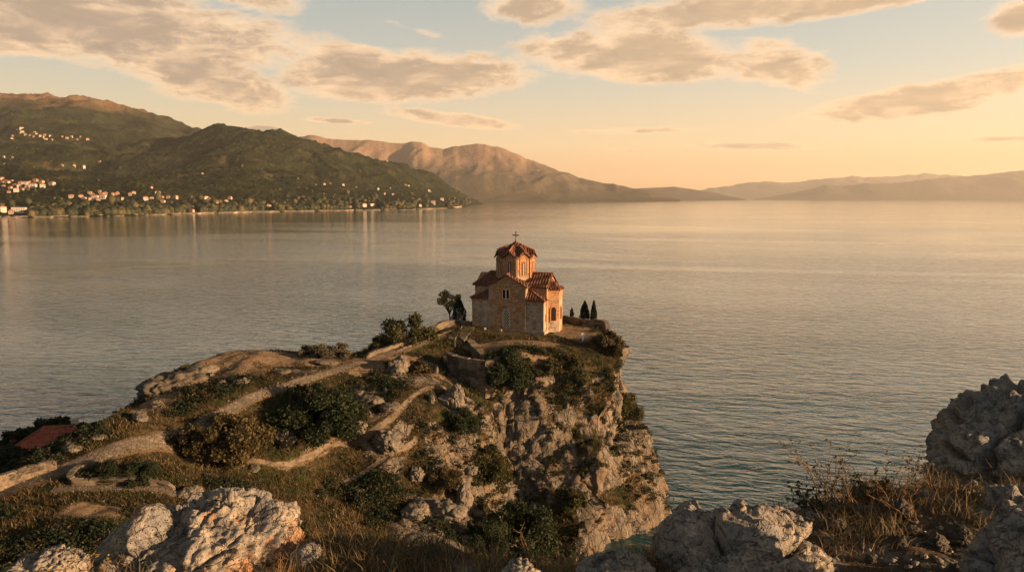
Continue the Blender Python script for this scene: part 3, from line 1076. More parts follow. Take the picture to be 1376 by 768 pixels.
def mat_ground():
    m, t, b = new_mat('headland_ground')
    p = t.new('ShaderNodeNewGeometry').outputs['Position']
    a = t.new('ShaderNodeAttribute', attribute_name='mask').outputs['Color']
    s = t.sep(a)
    n1 = t.noise(p, 0.35, 5, 0.6)
    n2 = t.noise(p, 2.2, 5, 0.65)
    n3 = t.noise(p, 8.0, 4, 0.7)
    dry = t.mix(t.smooth(n2, 0.35, 0.65), (0.042, 0.032, 0.016), (0.11, 0.078, 0.039))
    dark = t.mix(t.smooth(n2, 0.35, 0.65), (0.011, 0.013, 0.006), (0.034, 0.032, 0.015))
    veg = t.mix(t.smooth(t.math('ADD', n1, t.math('MULTIPLY', t.math('SUBTRACT', n3, 0.5), 0.5)), 0.42, 0.60), dark, dry)
    gr = t.mix(t.smooth(n2, 0.35, 0.65), (0.022, 0.028, 0.010), (0.055, 0.056, 0.020))
    veg = t.mix(s[2], veg, gr)
    dirt = t.mix(t.smooth(n2, 0.3, 0.7), (0.15, 0.10, 0.058), (0.27, 0.19, 0.12))
    dirt = t.mix(t.smooth(n3, 0.55, 0.75), dirt, (0.33, 0.26, 0.18))
    c = t.mix(t.smooth(t.math('ADD', s[1], t.math('MULTIPLY', t.math('SUBTRACT', n3, 0.5), 0.5)), 0.3, 0.65), veg, dirt)
    sx = t.new('ShaderNodeMapping')
    sx.inputs['Rotation'].default_value = (0.2, R(-26), 0.4)
    sx.inputs['Scale'].default_value = (1.0, 1.0, 0.42)
    t.l.new(p, sx.inputs[0])
    rc, rh = rock_color(t, sx.outputs[0], 0.9)
    wv = t.vmath('ADD', sx.outputs[0], t.vmath('SCALE', t.noise(p, 0.8, 4, 0.6, 0, 1)))
    wv.node.inputs[1].links[0].from_node.inputs[3].default_value = 0.9
    ck = t.smooth(t.voronoi(wv, 0.75, 'DISTANCE_TO_EDGE'), 0.0, 0.055)
    ck2 = t.smooth(t.voronoi(wv, 2.1, 'DISTANCE_TO_EDGE'), 0.0, 0.07)
    rc = t.mix(t.math('MULTIPLY', t.smooth(ck, 1.0, 0.0), 0.75), rc, (0.04, 0.033, 0.026))
    rc = t.mix(t.math('MULTIPLY', t.smooth(ck2, 1.0, 0.0), 0.45), rc, (0.05, 0.042, 0.034))
    pt = t.sep(t.voronoi(wv, 0.75, 'F1', 'Color'))[0]
    rc = t.mix(t.math('MULTIPLY', pt, 0.4), rc, (0.11, 0.095, 0.078))
    stk = t.noise(t.scale(p, (0.9, 0.9, 0.09)), 1.0, 4, 0.6)
    rc = t.mix(t.math('MULTIPLY', t.smooth(stk, 0.52, 0.66), 0.6), rc, (0.085, 0.068, 0.052))
    rc = t.mix(t.math('MULTIPLY', t.smooth(n1, 0.50, 0.64), 0.6), rc, (0.19, 0.125, 0.07))
    rc = t.mix(t.math('MULTIPLY', t.smooth(n2, 0.52, 0.68), 0.7), rc, (0.07, 0.055, 0.04))
    rc = t.mix(1.0, rc, (1.05, 1.0, 0.95), "MULTIPLY")
    rb = t.smooth(t.math('ADD', s[0], t.math('MULTIPLY', t.math('SUBTRACT', n3, 0.5), 0.6)), 0.35, 0.6)
    c = t.mix(rb, c, rc)
    t.l.new(c, b.inputs['Base Color'])
    b.inputs['Roughness'].default_value = 0.95
    b.inputs['Specular IOR Level'].default_value = 0.1
    bump(t, b, t.math('ADD', t.math('ADD', rh, t.math('MULTIPLY', t.math('MULTIPLY', rb, ck), 0.9)), n3), 0.9, 0.22)
    return m


build_lake()
build_haze()
HILL = build_left_hills()
build_far()
HV, HF, HM, HB = build_headland()


def ground(x, y, default=None):
    h = HB.ray_cast(Vector((x, y, 60)), Vector((0, 0, -1)))
    return h[0].z if h[0] is not None else (0.0 if default is None else default)


def hit(u, v, bv=None):
    "what the sight line through (u, v) meets on the ground"
    h = (bv or HB).ray_cast(Vector((0, 0, CAMZ)), pix_dir(u, v).normalized(), 9000)
    return h[0]

# ------------------------------------------------------------------ church
BRICK = mat_masonry('church_brick', (0.17, 0.068, 0.027), (0.37, 0.18, 0.075), (0.36, 0.25, 0.145), 0.55, 0.22, 0.04, stone=0.10)
STONE = mat_masonry('church_stone', (0.155, 0.09, 0.046), (0.32, 0.195, 0.105), (0.33, 0.245, 0.155), 0.55, 0.26, 0.04, stone=0.55)
PLINTH = mat_masonry('plinth_stone', (0.20, 0.165, 0.13), (0.30, 0.25, 0.19), (0.16, 0.13, 0.10), 0.62, 0.30, 0.035, stone=0.9)
TILES = shaded(mat_tiles(), (0.82, 0.88, 0.9))
RIDGE = mat_plain('ridge_tiles', (0.27, 0.10, 0.055), 0.85, 0.35, 5)
FRAME = mat_plain('window_brick', (0.38, 0.165, 0.07), 0.85, 0.3, 9)
ARCH = mat_plain('arch_brick', (0.46, 0.30, 0.17), 0.85, 0.25, 9)
DARK = mat_plain('dark_pane', (0.018, 0.016, 0.015), 0.25, 0.3, 4)
PALE = mat_plain('pale_plaster', (0.55, 0.48, 0.38), 0.8, 0.15, 6)
IRON = mat_plain('iron', (0.09, 0.07, 0.05), 0.45, 0.3, 8, metal=0.8)


def arch_ring(w, h, n=10):
    "outline of an arched opening, width w, total height h, foot at 0, in (a, z)"
    r = w / 2
    pts = [(-r, 0), (r, 0)]
    for i in range(n + 1):
        t = math.pi * i / n
        pts.append((r * math.cos(t), h - r + r * math.sin(t)))
    return pts


def arched_window(parent, o, nrm, w, h, fw=0.14, bars=None, name='window', proud=0.07, pane=None, frame=None):
    "frame with an arched head on a wall; o = middle of the sill, nrm = outward normal"
    o, nrm = Vector(o), Vector(nrm).normalized()
    t = Vector((-nrm.y, nrm.x, 0))
    put = lambda a, z, d: o + t * a + Vector((0, 0, z)) + nrm * d
    outer = arch_ring(w + 2 * fw, h + fw)
    inner = arch_ring(w, h)
    inner[0], inner[1] = (inner[0][0], fw * 0.6), (inner[1][0], fw * 0.6)
    mb = MB()
    n = len(outer)
    for i in range(n):
        j = (i + 1) % n
        a, b2, c, d2 = outer[i], outer[j], inner[j], inner[i]
        mb.poly([put(*a, proud), put(*b2, proud), put(*c, proud), put(*d2, proud)])
        mb.poly([put(*a, -0.02), put(*b2, -0.02), put(*b2, proud), put(*a, proud)])
        mb.poly([put(*d2, proud), put(*c, proud), put(*c, 0.004), put(*d2, 0.004)])
    win = mb.build(name, frame or FRAME, parent)
    pb = MB()
    pb.poly([put(a, z, 0.006) for a, z in inner])
    pb.build('pane', pane or DARK, win)
    if bars:
        lb = MB()
        if bars == 'lattice':
            s = 0.42
            k = -int(h / s) - 3
            while k < int(h / s) + 4:
                for sg in (1, -1):
                    seg = []
                    for i in range(41):
                        a = -w / 2 + w * i / 40
                        zz = k * s + sg * a * 1.35 + h / 2
                        r = w / 2
                        top = h - r + math.sqrt(max(0, r * r - a * a))
                        if fw * 0.6 < zz < top:
                            seg.append((a, zz))
                    if len(seg) > 2:
                        a, b2 = seg[0], seg[-1]
                        lb.tube([put(*a, 0.03), put(*b2, 0.03)], 0.034, 4)
                k += 1
        else:
            lb.box(-0.05, 0.05, -0.03, 0.03, 0, h - w * 0.3)
            lb.v = [put(x, z, 0.03 + y) for x, y, z in lb.v]
        lb.build('lattice' if bars == 'lattice' else 'mullion', PALE, win)
    return win


def tile_rows(mb, pts, pitch=0.40, r=0.10):
    "rows of round cover tiles running up a roof plane"
    n = (pts[1] - pts[0]).cross(pts[2] - pts[0]).normalized()
    if n.z < 0:
        n = -n
    h = Vector((-n.y, n.x, 0)).normalized()
    up = n.cross(h)
    q = [((p - pts[0]).dot(h), (p - pts[0]).dot(up)) for p in pts]
    lo, hi = min(a for a, _ in q), max(a for a, _ in q)
    k = lo + pitch / 2
    while k < hi:
        s = []
        for (a, b2), (c, d) in zip(q, q[1:] + q[:1]):
            if (a - k) * (c - k) < 0:
                s.append(b2 + (d - b2) * (k - a) / (c - a))
        if len(s) >= 2 and max(s) - min(s) > 0.2:
            f = lambda v: pts[0] + h * k + up * v
            mb.tube([f(min(s) - 0.03), f(max(s) - 0.05)], r, 6)
        k += pitch


def build_church():
    RZ = R(-20)
    base = (0.02 + 0.55, 100.6, 20.75)
    ch = thing('church', 'small Byzantine stone and brick church with an octagonal dome on the headland', 'church', base, RZ, None, (1, 1, 1.065))
    L, W, A, B = 5.5, 3.7, 2.85, 2.4       # half length, half depth, half widths of the arms
    zc, za, zr = 4.45, 6.25, 7.75          # corner eaves, arm eaves, arm ridges
    d = -1.6
    # corner bays of field stone
    wb = MB()
    wb.box(-L, L, -W, W, d, zc)
    wb.build('wall', STONE, ch)
    pl = MB()
    pl.box(-L - 0.16, L + 0.16, -W - 0.16, W + 0.16, d - 0.02, 0.42)
    pl.build('plinth', PLINTH, ch)
    # cross arms of brick, 6 cm proud of the bays
    e = 0.06
    for (nm, ring, off) in (
        ('cross_arm', [(-A, -W - e, d + 0.01), (A, -W - e, d + 0.01), (A, -W - e, za), (0, -W - e, zr), (-A, -W - e, za)], (0, 2 * (W + e), 0)),
        ('nave', [(-L - e, -B, d + 0.015), (-L - e, B, d + 0.015), (-L - e, B, za - 0.02), (-L - e, 0, zr - 0.02), (-L - e, -B, za - 0.02)], (2 * (L + e), 0, 0))):
        m2 = MB()
        m2.prism(ring, off)
        m2.build(nm, BRICK, ch)
    # apse: three-sided, to the right
    ap = [(L, -1.8), (L + 1.45, -0.85), (L + 1.45, 0.85), (L, 1.8)]
    m2 = MB()
    m2.prism([(x, y, d + 0.02) for x, y in ap], (0, 0, 5.75 - d))
    m2.build('apse', BRICK, ch)
    m2 = MB()
    eo = [(L - 0.1, -2.1), (L + 1.72, -1.02), (L + 1.72, 1.02), (L - 0.1, 2.1)]
    for a, b2 in zip(eo[:-1], eo[1:]):
        m2.prism([(a[0], a[1], 5.70), (b2[0], b2[1], 5.70), (L + 0.02, 0, 7.0)], (0, 0, 0.13))
        tile_rows(m2, [Vector((a[0], a[1], 5.83)), Vector((b2[0], b2[1], 5.83)), Vector((L + 0.02, 0, 7.13))])
    m2.build('apse_roof', TILES, ch)
    # roofs
    th = 0.14

    def roof(name, planes, ridges=()):
        mb = MB()
        for p in planes:
            mb.slab(p, th)
            tile_rows(mb, [Vector(q) + Vector((0, 0, th)) for q in p])
        o = mb.build(name, TILES, ch)
        if ridges:
            for a, b2 in ridges:
                rb = MB()
                a, b2 = Vector(a), Vector(b2)
                n = max(2, int((b2 - a).length / 0.38))
                for i in range(n):
                    rb.tube([a.lerp(b2, i / n), a.lerp(b2, (i + 0.96) / n)], [0.115, 0.095], 7)
                rb.build('ridge_cap', RIDGE, o)
        return o
    ov = 0.28
    sl = (zr - za) / A
    zo = za - sl * ov
    Wf = W + e + 0.25
    roof('arm_roof', [[(-A - ov, -Wf, zo + .03), (0, -Wf, zr + .03), (0, Wf, zr + .03), (-A - ov, Wf, zo + .03)],
                      [(A + ov, -Wf, zo + .03), (0, -Wf, zr + .03), (0, Wf, zr + .03), (A + ov, Wf, zo + .03)]],
         [((0, -Wf, zr + .2), (0, -2.3, zr + .2)), ((0, 2.3, zr + .2), (0, Wf, zr + .2))])
    sb = (zr - za) / B
    zo2 = za - sb * ov
    Le, Lw = L + e + 0.25, L + e + 0.3
    hx = -L + 1.55
    roof('nave_roof', [[(hx, 0, zr), (Le, 0, zr), (Le, -B - ov, zo2), (-Lw, -B - ov, zo2)],
                       [(hx, 0, zr), (Le, 0, zr), (Le, B + ov, zo2), (-Lw, B + ov, zo2)],
                       [(hx, 0, zr), (-Lw, -B - ov, zo2), (-Lw, B + ov, zo2)]],
         [((hx, 0, zr + .17), (-2.3, 0, zr + .17)), ((2.3, 0, zr + .17), (Le, 0, zr + .17)), ((hx, 0, zr + .17), (-Lw, -B - ov, zo2 + .17))])
    # hipped quarter roofs over the four corner bays
    for sx in (-1, 1):
        for sy in (-1, 1):
            hi = (sx * A, sy * B, 5.75)
            oc = (sx * (L + 0.28), sy * (W + 0.28), zc - 0.02)
            fa = (sx * A, sy * (W + 0.28), zc - 0.02)
            fb = (sx * (L + 0.28), sy * B, zc - 0.02)
            roof('corner_roof', [[hi, fa, oc], [hi, fb, oc]], [((hi[0], hi[1], hi[2] + .16), (oc[0], oc[1], oc[2] + .16))])
    # drum and dome
    r = 2.62
    oct_ = [(r / math.cos(R(22.5)) * math.cos(R(22.5 + 45 * i)), r / math.cos(R(22.5)) * math.sin(R(22.5 + 45 * i))) for i in range(8)]
    dr = MB()
    z0, zl, zh = 5.8, 9.95, 10.75
    for i in range(8):
        a, b2 = oct_[i], oct_[(i + 1) % 8]
        mid = ((a[0] + b2[0]) / 2, (a[1] + b2[1]) / 2)
        dr.poly([(*a, z0), (*b2, z0), (*b2, zl), (*mid, zh), (*a, zl)])
        # pilaster on each corner
        q = Vector((a[0], a[1], 0)).normalized()
        t = Vector((-q.y, q.x, 0))
        c = Vector((a[0], a[1], 0)) - q * 0.02
        ring = [c + t * 0.13 + q * 0.11, c - t * 0.13 + q * 0.11, c - t * 0.16 - q * 0.08, c + t * 0.16 - q * 0.08]
        dr.prism([(p.x, p.y, z0 + .01) for p in ring], (0, 0, zl - z0 - 0.05))
    drum = dr.build('drum', BRICK, ch)
    dm = MB()
    apex = (0, 0, 12.05)
    ridges = []
    for i in range(8):
        k = 1.13
        a = (oct_[i][0] * k, oct_[i][1] * k, zl - 0.10)
        b2 = (oct_[(i + 1) % 8][0] * k, oct_[(i + 1) % 8][1] * k, zl - 0.10)
        mid = ((a[0] + b2[0]) / 2, (a[1] + b2[1]) / 2, zh + 0.04)
        inn = (mid[0] * 0.42, mid[1] * 0.42, 11.42)
        dm.prism([a, mid, inn], (0, 0, 0.13))
        dm.prism([b2, inn, mid], (0, 0, 0.13))
        for tri in ([a, mid, inn], [b2, inn, mid], [a, inn, apex], [b2, apex, inn]):
            tile_rows(dm, [Vector(q) + Vector((0, 0, 0.13)) for q in tri], 0.36, 0.085)
        dm.prism([a, inn, apex], (0, 0, 0.13))
        dm.prism([b2, apex, inn], (0, 0, 0.13))
        ridges.append(((mid[0], mid[1], mid[2] + .15), (inn[0], inn[1], inn[2] + .16)))
    dome = dm.build('dome_roof', TILES, ch)
    for a, b2 in ridges:
        rb = MB()
        a, b2 = Vector(a), Vector(b2)
        for i in range(5):
            rb.tube([a.lerp(b2, i / 5), a.lerp(b2, (i + 0.96) / 5)], [0.11, 0.09], 7)
        rb.build('ridge_cap', RIDGE, dome)
    # courses under the eaves of the bays
    for sy in (-1, 1):
        for x0, x1 in ((-L - .07, -A - .01), (A + .01, L + .07)):
            m2 = MB()
            m2.box(x0, x1, sy * W - 0.09, sy * W + 0.09, zc - 0.30, zc - 0.06)
            m2.build('cornice', FRAME, ch)
    # a band of bricks set at an angle under the zigzag eaves
    eb = MB()
    for i in range(8):
        a, b2 = Vector((*oct_[i], 0)), Vector((*oct_[(i + 1) % 8], 0))
        n = ((a + b2) / 2).normalized()
        for s in range(2):
            p = a if s == 0 else b2
            q = (a + b2) / 2
            for j in range(5):
                f0, f1 = j / 5, (j + 0.8) / 5
                pa, pb = p.lerp(q, f0), p.lerp(q, f1)
                za_, zb_ = zl + (zh - zl) * f0 - 0.26, zl + (zh - zl) * f1 - 0.26
                eb.add([pa, pb, pb + n * 0.10, pa + n * 0.10, pa + Vector((0, 0, .12)), pb + Vector((0, 0, .12)), pb + n * 0.10 + Vector((0, 0, .12)), pa + n * 0.10 + Vector((0, 0, .12))],
                       [(0, 3, 2, 1), (4, 5, 6, 7), (0, 1, 5, 4), (1, 2, 6, 5), (2, 3, 7, 6), (3, 0, 4, 7)])
                for k in range(-8, 0):
                    x, y, z_ = eb.v[k]
                    eb.v[k] = (x, y, z_ + za_)
    eb.build('cornice', FRAME, ch)
    cr = MB()
    cr.tube([(0, 0, 12.0), (0, 0, 13.35)], 0.075, 8)
    cr.tube([(-0.36, 0, 13.0), (0.36, 0, 13.0)], 0.065, 8)
    for p in ((0, 0, 13.38), (-0.38, 0, 13.0), (0.38, 0, 13.0)):
        cr.box(p[0] - .1, p[0] + .1, -.09, .09, p[2] - .09, p[2] + .09)
    cr.tube([(0, 0, 12.1), (0, 0, 12.35)], [0.2, 0.1], 8)
    cr.build('cross', mat_plain('cross_iron', (0.12, 0.08, 0.045), 0.5, 0.3, 8, metal=0.3), ch)
    # windows
    for i in range(8):
        an = R(45 * (i + 1))
        n = Vector((math.cos(an), math.sin(an), 0))
        o = n * (r + 0.005)
        arched_window(ch, (o.x, o.y, 7.55), n, 1.05, 2.6, 0.10, None, 'niche', 0.07, BRICK)
        # slit and its dark pane inside the niche
        arched_window(ch, (o.x + n.x * .012, o.y + n.y * .012, 7.6), n, 0.46, 1.9, 0.06, 'mullion', 'window', 0.05)
    yF = -W - e - 0.004
    # upper twin window in its brick panel, string course, lattice window below
    pn = MB()
    pn.box(-1.0, 0.7, yF - 0.05, yF + 0.02, 4.45, 6.1)
    pn.build('window_panel', FRAME, ch)
    for x in (-0.43, 0.13):
        arched_window(ch, (x, yF - 0.052, 4.62), (0, -1, 0), 0.42, 1.25, 0.06, None, 'window', 0.05, None, PALE)
    st = MB()
    st.box(-1.75, 1.55, yF - 0.10, yF + 0.02, 3.62, 3.80)
    st.build('string_course', FRAME, ch)
    arched_window(ch, (-0.1, yF, 0.75), (0, -1, 0), 0.86, 2.35, 0.17, 'lattice', 'window', 0.09, None, ARCH)
    for x in (-A + 0.03, A - 0.3):
        p2 = MB()
        p2.box(x, x + 0.27, yF - 0.06, yF + 0.02, 0.42, za - 0.5)
        p2.build('pilaster', STONE, ch)
    # apse window and slits
    n = Vector((0.95, -1.45, 0)).normalized()
    c = Vector((L + 0.725, -1.325, 0))
    arched_window(ch, (c.x + n.x * .004, c.y + n.y * .004, 1.5), n, 0.74, 1.95, 0.15, None, 'window', 0.09)
    arched_window(ch, (L + 1.454, 0, 1.6), (1, 0, 0), 0.5, 1.8, 0.12, None, 'window', 0.07)
    arched_window(ch, (L + 0.004, -2.75, 1.6), (1, 0, 0), 0.2, 1.0, 0.08, None, 'window', 0.05)
    arched_window(ch, (-L - e - 0.004, 0, 4.2), (-1, 0, 0), 0.6, 1.4, 0.12, None, 'window', 0.07)
    dr_ = MB()
    dr_.box(-L - e - 0.09, -L - e + 0.02, -0.75, 0.75, -0.2, 2.4)
    dr_.build('door', mat_plain('door_wood', (0.09, 0.05, 0.03), 0.7, 0.3, 5), ch)
    # apse cornice, slightly broken
    m2 = MB()
    for a, b2 in zip(ap[:-1], ap[1:]):
        a, b2 = Vector((a[0], a[1], 0)), Vector((b2[0], b2[1], 0))
        n = Vector(((b2 - a).y, -(b2 - a).x, 0)).normalized()
        m2.prism([a + Vector((0, 0, 5.45)), b2 + Vector((0, 0, 5.45)), b2 + n * .10 + Vector((0, 0, 5.45)), a + n * .10 + Vector((0, 0, 5.45))], (0, 0, 0.24))
    m2.build('cornice', FRAME, ch)
    return ch


CHURCH = build_church()


# ------------------------------------------------------------------ stone walls, paths, steps
WALLM = mat_masonry('shaded_dry_stone', (0.08, 0.066, 0.05), (0.14, 0.115, 0.087), (0.045, 0.037, 0.028), 0.5, 0.24, 0.04, stone=0.8, bs=0.8)
shaded(WALLM, (0.52, 0.50, 0.47))  # dark multiplier paints shade on the wall faces into the stone colour
COPE = mat_rock('coping_stone', 1.6, 0, 0.5, 0.03)
n_ = NT(COPE.node_tree)
b_ = n_.n['Principled BSDF'].inputs['Base Color']
n_.l.new(n_.mix(1.0, b_.links[0].from_socket, n_.ramp(n_.new('ShaderNodeNewGeometry').outputs['Random Per Island'], [(0.0, (0.35, 0.32, 0.28)), (1.0, (0.85, 0.79, 0.70))]), 'MULTIPLY'), b_)


def resample(pl, step):
    pl = [Vector(p) for p in pl]
    out = [pl[0]]
    for a, b2 in zip(pl[:-1], pl[1:]):
        n = max(1, int((b2 - a).length / step))
        for i in range(1, n + 1):
            out.append(a.lerp(b2, i / n))
    return out


def smooth_pl(pl, it=2):
    pl = [Vector(p) for p in pl]
    for _ in range(it):
        q = [pl[0]]
        for a, b2 in zip(pl[:-1], pl[1:]):
            q += [a.lerp(b2, 0.25), a.lerp(b2, 0.75)]
        q.append(pl[-1])
        pl = q
    return pl


def stone_wall(name, label, pl, h, th, below=1.0, cat='wall', cope=True, it=2):
    "wall along a line of foot points; its top rides h above them"
    P = resample(smooth_pl(pl, it), 0.45)
    mb, cb = MB(), MB()
    n = len(P)
    T = []
    for i in range(n):
        d = P[min(i + 1, n - 1)] - P[max(i - 1, 0)]
        d.z = 0
        d.normalize()
        T.append(Vector((-d.y, d.x, 0)))
    jit = [random.uniform(-0.06, 0.06) for _ in P]
    for i in range(n - 1):
        a, b2, ta, tb = P[i], P[i + 1], T[i], T[i + 1]
        ta_ = lambda k: h - 0.8 * min(h, 0.8) * (max(0.0, 1 - min(k, n - 1 - k) / 4.0) ** 1.5 if cat == 'wall' and cope else 0)
        za, zb = a.z + ta_(i) + jit[i], b2.z + ta_(i + 1) + jit[i + 1]
        q = lambda p, t, s, z: (p.x + t.x * s, p.y + t.y * s, z)
        hw = th / 2
        mb.poly([q(a, ta, hw, a.z - below), q(b2, tb, hw, b2.z - below), q(b2, tb, hw, zb), q(a, ta, hw, za)])
        mb.poly([q(b2, tb, -hw, b2.z - below), q(a, ta, -hw, a.z - below), q(a, ta, -hw, za), q(b2, tb, -hw, zb)])
        mb.poly([q(a, ta, hw, za), q(b2, tb, hw, zb), q(b2, tb, -hw, zb), q(a, ta, -hw, za)])
        if i == 0:
            mb.poly([q(a, ta, -hw, a.z - below), q(a, ta, hw, a.z - below), q(a, ta, hw, za), q(a, ta, -hw, za)])
        if i == n - 2:
            mb.poly([q(b2, tb, hw, b2.z - below), q(b2, tb, -hw, b2.z - below), q(b2, tb, -hw, zb), q(b2, tb, hw, zb)])
        if cope:
            hc = hw + random.uniform(0.0, 0.10)
            z1 = random.uniform(0.05, 0.16)
            g = random.uniform(0.03, 0.12)
            aa, bb = a.lerp(b2, g), a.lerp(b2, 1 - g)
            sa, sb_ = za + (zb - za) * g + 0.012, za + (zb - za) * (1 - g) + 0.012
            lo = [q(aa, ta, hc, sa), q(bb, tb, hc, sb_), q(bb, tb, -hc, sb_), q(aa, ta, -hc, sa)]
            cb.prism(lo, (0, 0, z1))
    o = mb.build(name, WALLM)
    tag(o, label, cat, kind='thing')
    if cope:
        cb.build('coping', COPE, o)
    return o


def drape(name, pl, width, mat, lift=0.05, it=1, width2=None, jag=0.25):
    "ribbon laid on the ground along a line"
    P = resample(smooth_pl(pl, it), 0.35)
    n = len(P)
    nc = 9
    V, E = [], []
    for i in range(n):
        d = P[min(i + 2, n - 1)] - P[max(i - 2, 0)]
        d.z = 0
        d.normalize()
        t = Vector((-d.y, d.x, 0))
        pp = np.array([[P[i].x * 0.6, P[i].y * 0.6, 0], [P[i].x * 0.6, P[i].y * 0.6, 9]])
        jj = gnoise(pp, 77) * jag + gnoise(pp * 3, 78) * jag * 0.6
        wd = width + ((width2 or width) - width) * min(1.0, 1.4 * i / n)
        wl, wr = wd / 2 * (1 + jj[0]), wd / 2 * (1 + jj[1])
        for k in range(nc):
            f = k / (nc - 1)
            s = -wr + (wl + wr) * f
            x, y = P[i].x + t.x * s, P[i].y + t.y * s
            edge = min(f, 1 - f) * (nc - 1)
            V.append([x, y, ground(x, y, P[i].z) + lift * min(1.0, edge)])
            E.append(min(f, 1 - f) * 2)
    V = np.array(V)
    Zg = V[:, 2].reshape(n, nc)
    for _ in range(2):
        Zg[1:-1] = np.maximum(Zg[1:-1], (Zg[:-2] + Zg[1:-1] + Zg[2:]) / 3)
    V[:, 2] = Zg.ravel()
    me = mesh_np(name, V, grid_faces(n, nc)[:, ::-1], mat, smooth=True, attrs={'edge': np.array(E)})
    return tag(link(name, me), kind='structure')


def mat_path(name, a, c, cobble):
    m, t, b = new_mat(name)
    p = t.new('ShaderNodeNewGeometry').outputs['Position']
    n = t.noise(p, 0.8, 5, 0.65)
    n2 = t.noise(p, 7, 5, 0.7)
    col = t.mix(t.smooth(n, 0.35, 0.65), a, c)
    col = t.mix(t.smooth(n2, 0.55, 0.75), col, tuple(x * 1.35 for x in c))
    h = n2
    if cobble:
        v = t.voronoi(p, 2.6, 'DISTANCE_TO_EDGE')
        cc = t.sep(t.voronoi(p, 2.6, 'F1', 'Color'))[0]
        col = t.mix(t.math('MULTIPLY', cc, 0.5), col, tuple(x * 0.55 for x in a))
        col = t.mix(t.smooth(v, 0.09, 0.02), col, (0.09, 0.07, 0.05))
        h = t.math('ADD', n2, t.smooth(v, 0, 0.12))
    else:
        col = t.mix(t.smooth(n2, 0.45, 0.3), col, (0.12, 0.085, 0.05))
    # weeds creep in from both sides
    ed = t.new('ShaderNodeAttribute', attribute_name='edge').outputs['Fac']
    n3 = t.noise(p, 1.7, 5, 0.7)
    em = t.smooth(t.math('ADD', ed, t.math('MULTIPLY', t.math('SUBTRACT', n3, 0.5), 1.0)), 0.10, 0.36)
    wd = t.mix(t.smooth(n2, 0.35, 0.65), (0.05, 0.036, 0.018), (0.14, 0.092, 0.045))
    col = t.mix(em, wd, col)
    t.l.new(col, b.inputs['Base Color'])
    bump(t, b, h, 0.6, 0.06)
    return m


COBBLE = mat_path('cobbled_path', (0.12, 0.10, 0.078), (0.21, 0.175, 0.135), True)
TRAIL = mat_path('trodden_earth', (0.12, 0.09, 0.062), (0.22, 0.172, 0.122), False)
drape('cobbled_path', PATH_MAIN[:11], 3.0, COBBLE, 0.06, width2=1.25)
drape('cobbled_path', PATH_SIDE, 1.1, COBBLE, 0.06)
drape('dirt_path', PATH_MAIN[10:], 1.5, TRAIL, 0.05)
drape('dirt_path', PATH_TRAIL, 0.62, TRAIL, 0.025, jag=0.4)
drape('dirt_path', PATH_BRANCH, 0.5, TRAIL, 0.025, jag=0.4)
drape('dirt_path', PATH_LOW, 0.5, TRAIL, 0.025, jag=0.4)

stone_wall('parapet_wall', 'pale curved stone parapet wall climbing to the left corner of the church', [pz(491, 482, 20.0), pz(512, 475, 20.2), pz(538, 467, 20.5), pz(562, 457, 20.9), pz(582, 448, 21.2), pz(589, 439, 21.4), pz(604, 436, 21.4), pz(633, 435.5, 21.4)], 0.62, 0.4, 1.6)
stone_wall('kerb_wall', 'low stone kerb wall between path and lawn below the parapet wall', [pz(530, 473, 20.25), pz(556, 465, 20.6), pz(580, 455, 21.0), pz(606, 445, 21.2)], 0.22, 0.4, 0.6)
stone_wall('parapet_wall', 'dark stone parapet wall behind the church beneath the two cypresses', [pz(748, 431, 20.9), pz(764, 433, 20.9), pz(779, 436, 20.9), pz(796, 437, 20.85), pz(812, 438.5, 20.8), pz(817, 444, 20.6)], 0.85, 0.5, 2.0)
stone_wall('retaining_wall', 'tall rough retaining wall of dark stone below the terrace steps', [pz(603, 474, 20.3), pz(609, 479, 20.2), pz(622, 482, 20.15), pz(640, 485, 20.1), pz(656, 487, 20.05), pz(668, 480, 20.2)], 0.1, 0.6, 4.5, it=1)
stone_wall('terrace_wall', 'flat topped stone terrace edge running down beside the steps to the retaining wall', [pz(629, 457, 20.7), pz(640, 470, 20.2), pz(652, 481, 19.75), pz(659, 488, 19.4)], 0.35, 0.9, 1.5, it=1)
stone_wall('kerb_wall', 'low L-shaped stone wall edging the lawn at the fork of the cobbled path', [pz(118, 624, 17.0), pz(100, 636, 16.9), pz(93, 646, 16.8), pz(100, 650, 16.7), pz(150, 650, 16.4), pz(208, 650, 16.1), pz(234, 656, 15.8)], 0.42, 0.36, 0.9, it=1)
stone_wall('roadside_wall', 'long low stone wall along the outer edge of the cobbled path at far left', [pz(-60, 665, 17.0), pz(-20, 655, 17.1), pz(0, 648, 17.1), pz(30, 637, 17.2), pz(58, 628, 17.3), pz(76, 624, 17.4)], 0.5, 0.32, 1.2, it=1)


def slab_stone(name, label, px, z, th=0.13, cat='stone slab', group=None):
    pts = [Vector(pz(u, v, z)) for u, v in px]
    c = sum(pts, Vector()) / len(pts)
    gc = ground(c.x, c.y, z)
    mb = MB()
    lo = [(p.x, p.y, gc + min(0.35, max(-0.35, ground(p.x, p.y, z) - gc)) - 0.35) for p in pts]
    mb.prism(lo, (0, 0, 0.35 + th))
    me = mb.mesh(name, COPE)
    import bmesh
    bm = bmesh.new()
    bm.from_mesh(me)
    bmesh.ops.remove_doubles(bm, verts=bm.verts, dist=1e-4)
    bmesh.ops.bevel(bm, geom=bm.edges[:], offset=0.05, segments=1, affect='EDGES')
    for v in bm.verts:
        v.co += Vector((random.uniform(-.03, .03), random.uniform(-.03, .03), random.uniform(-.02, .02)))
    bm.to_mesh(me)
    bm.free()
    o = link(name, me)
    tag(o, label, cat, group, kind='thing')
    return o


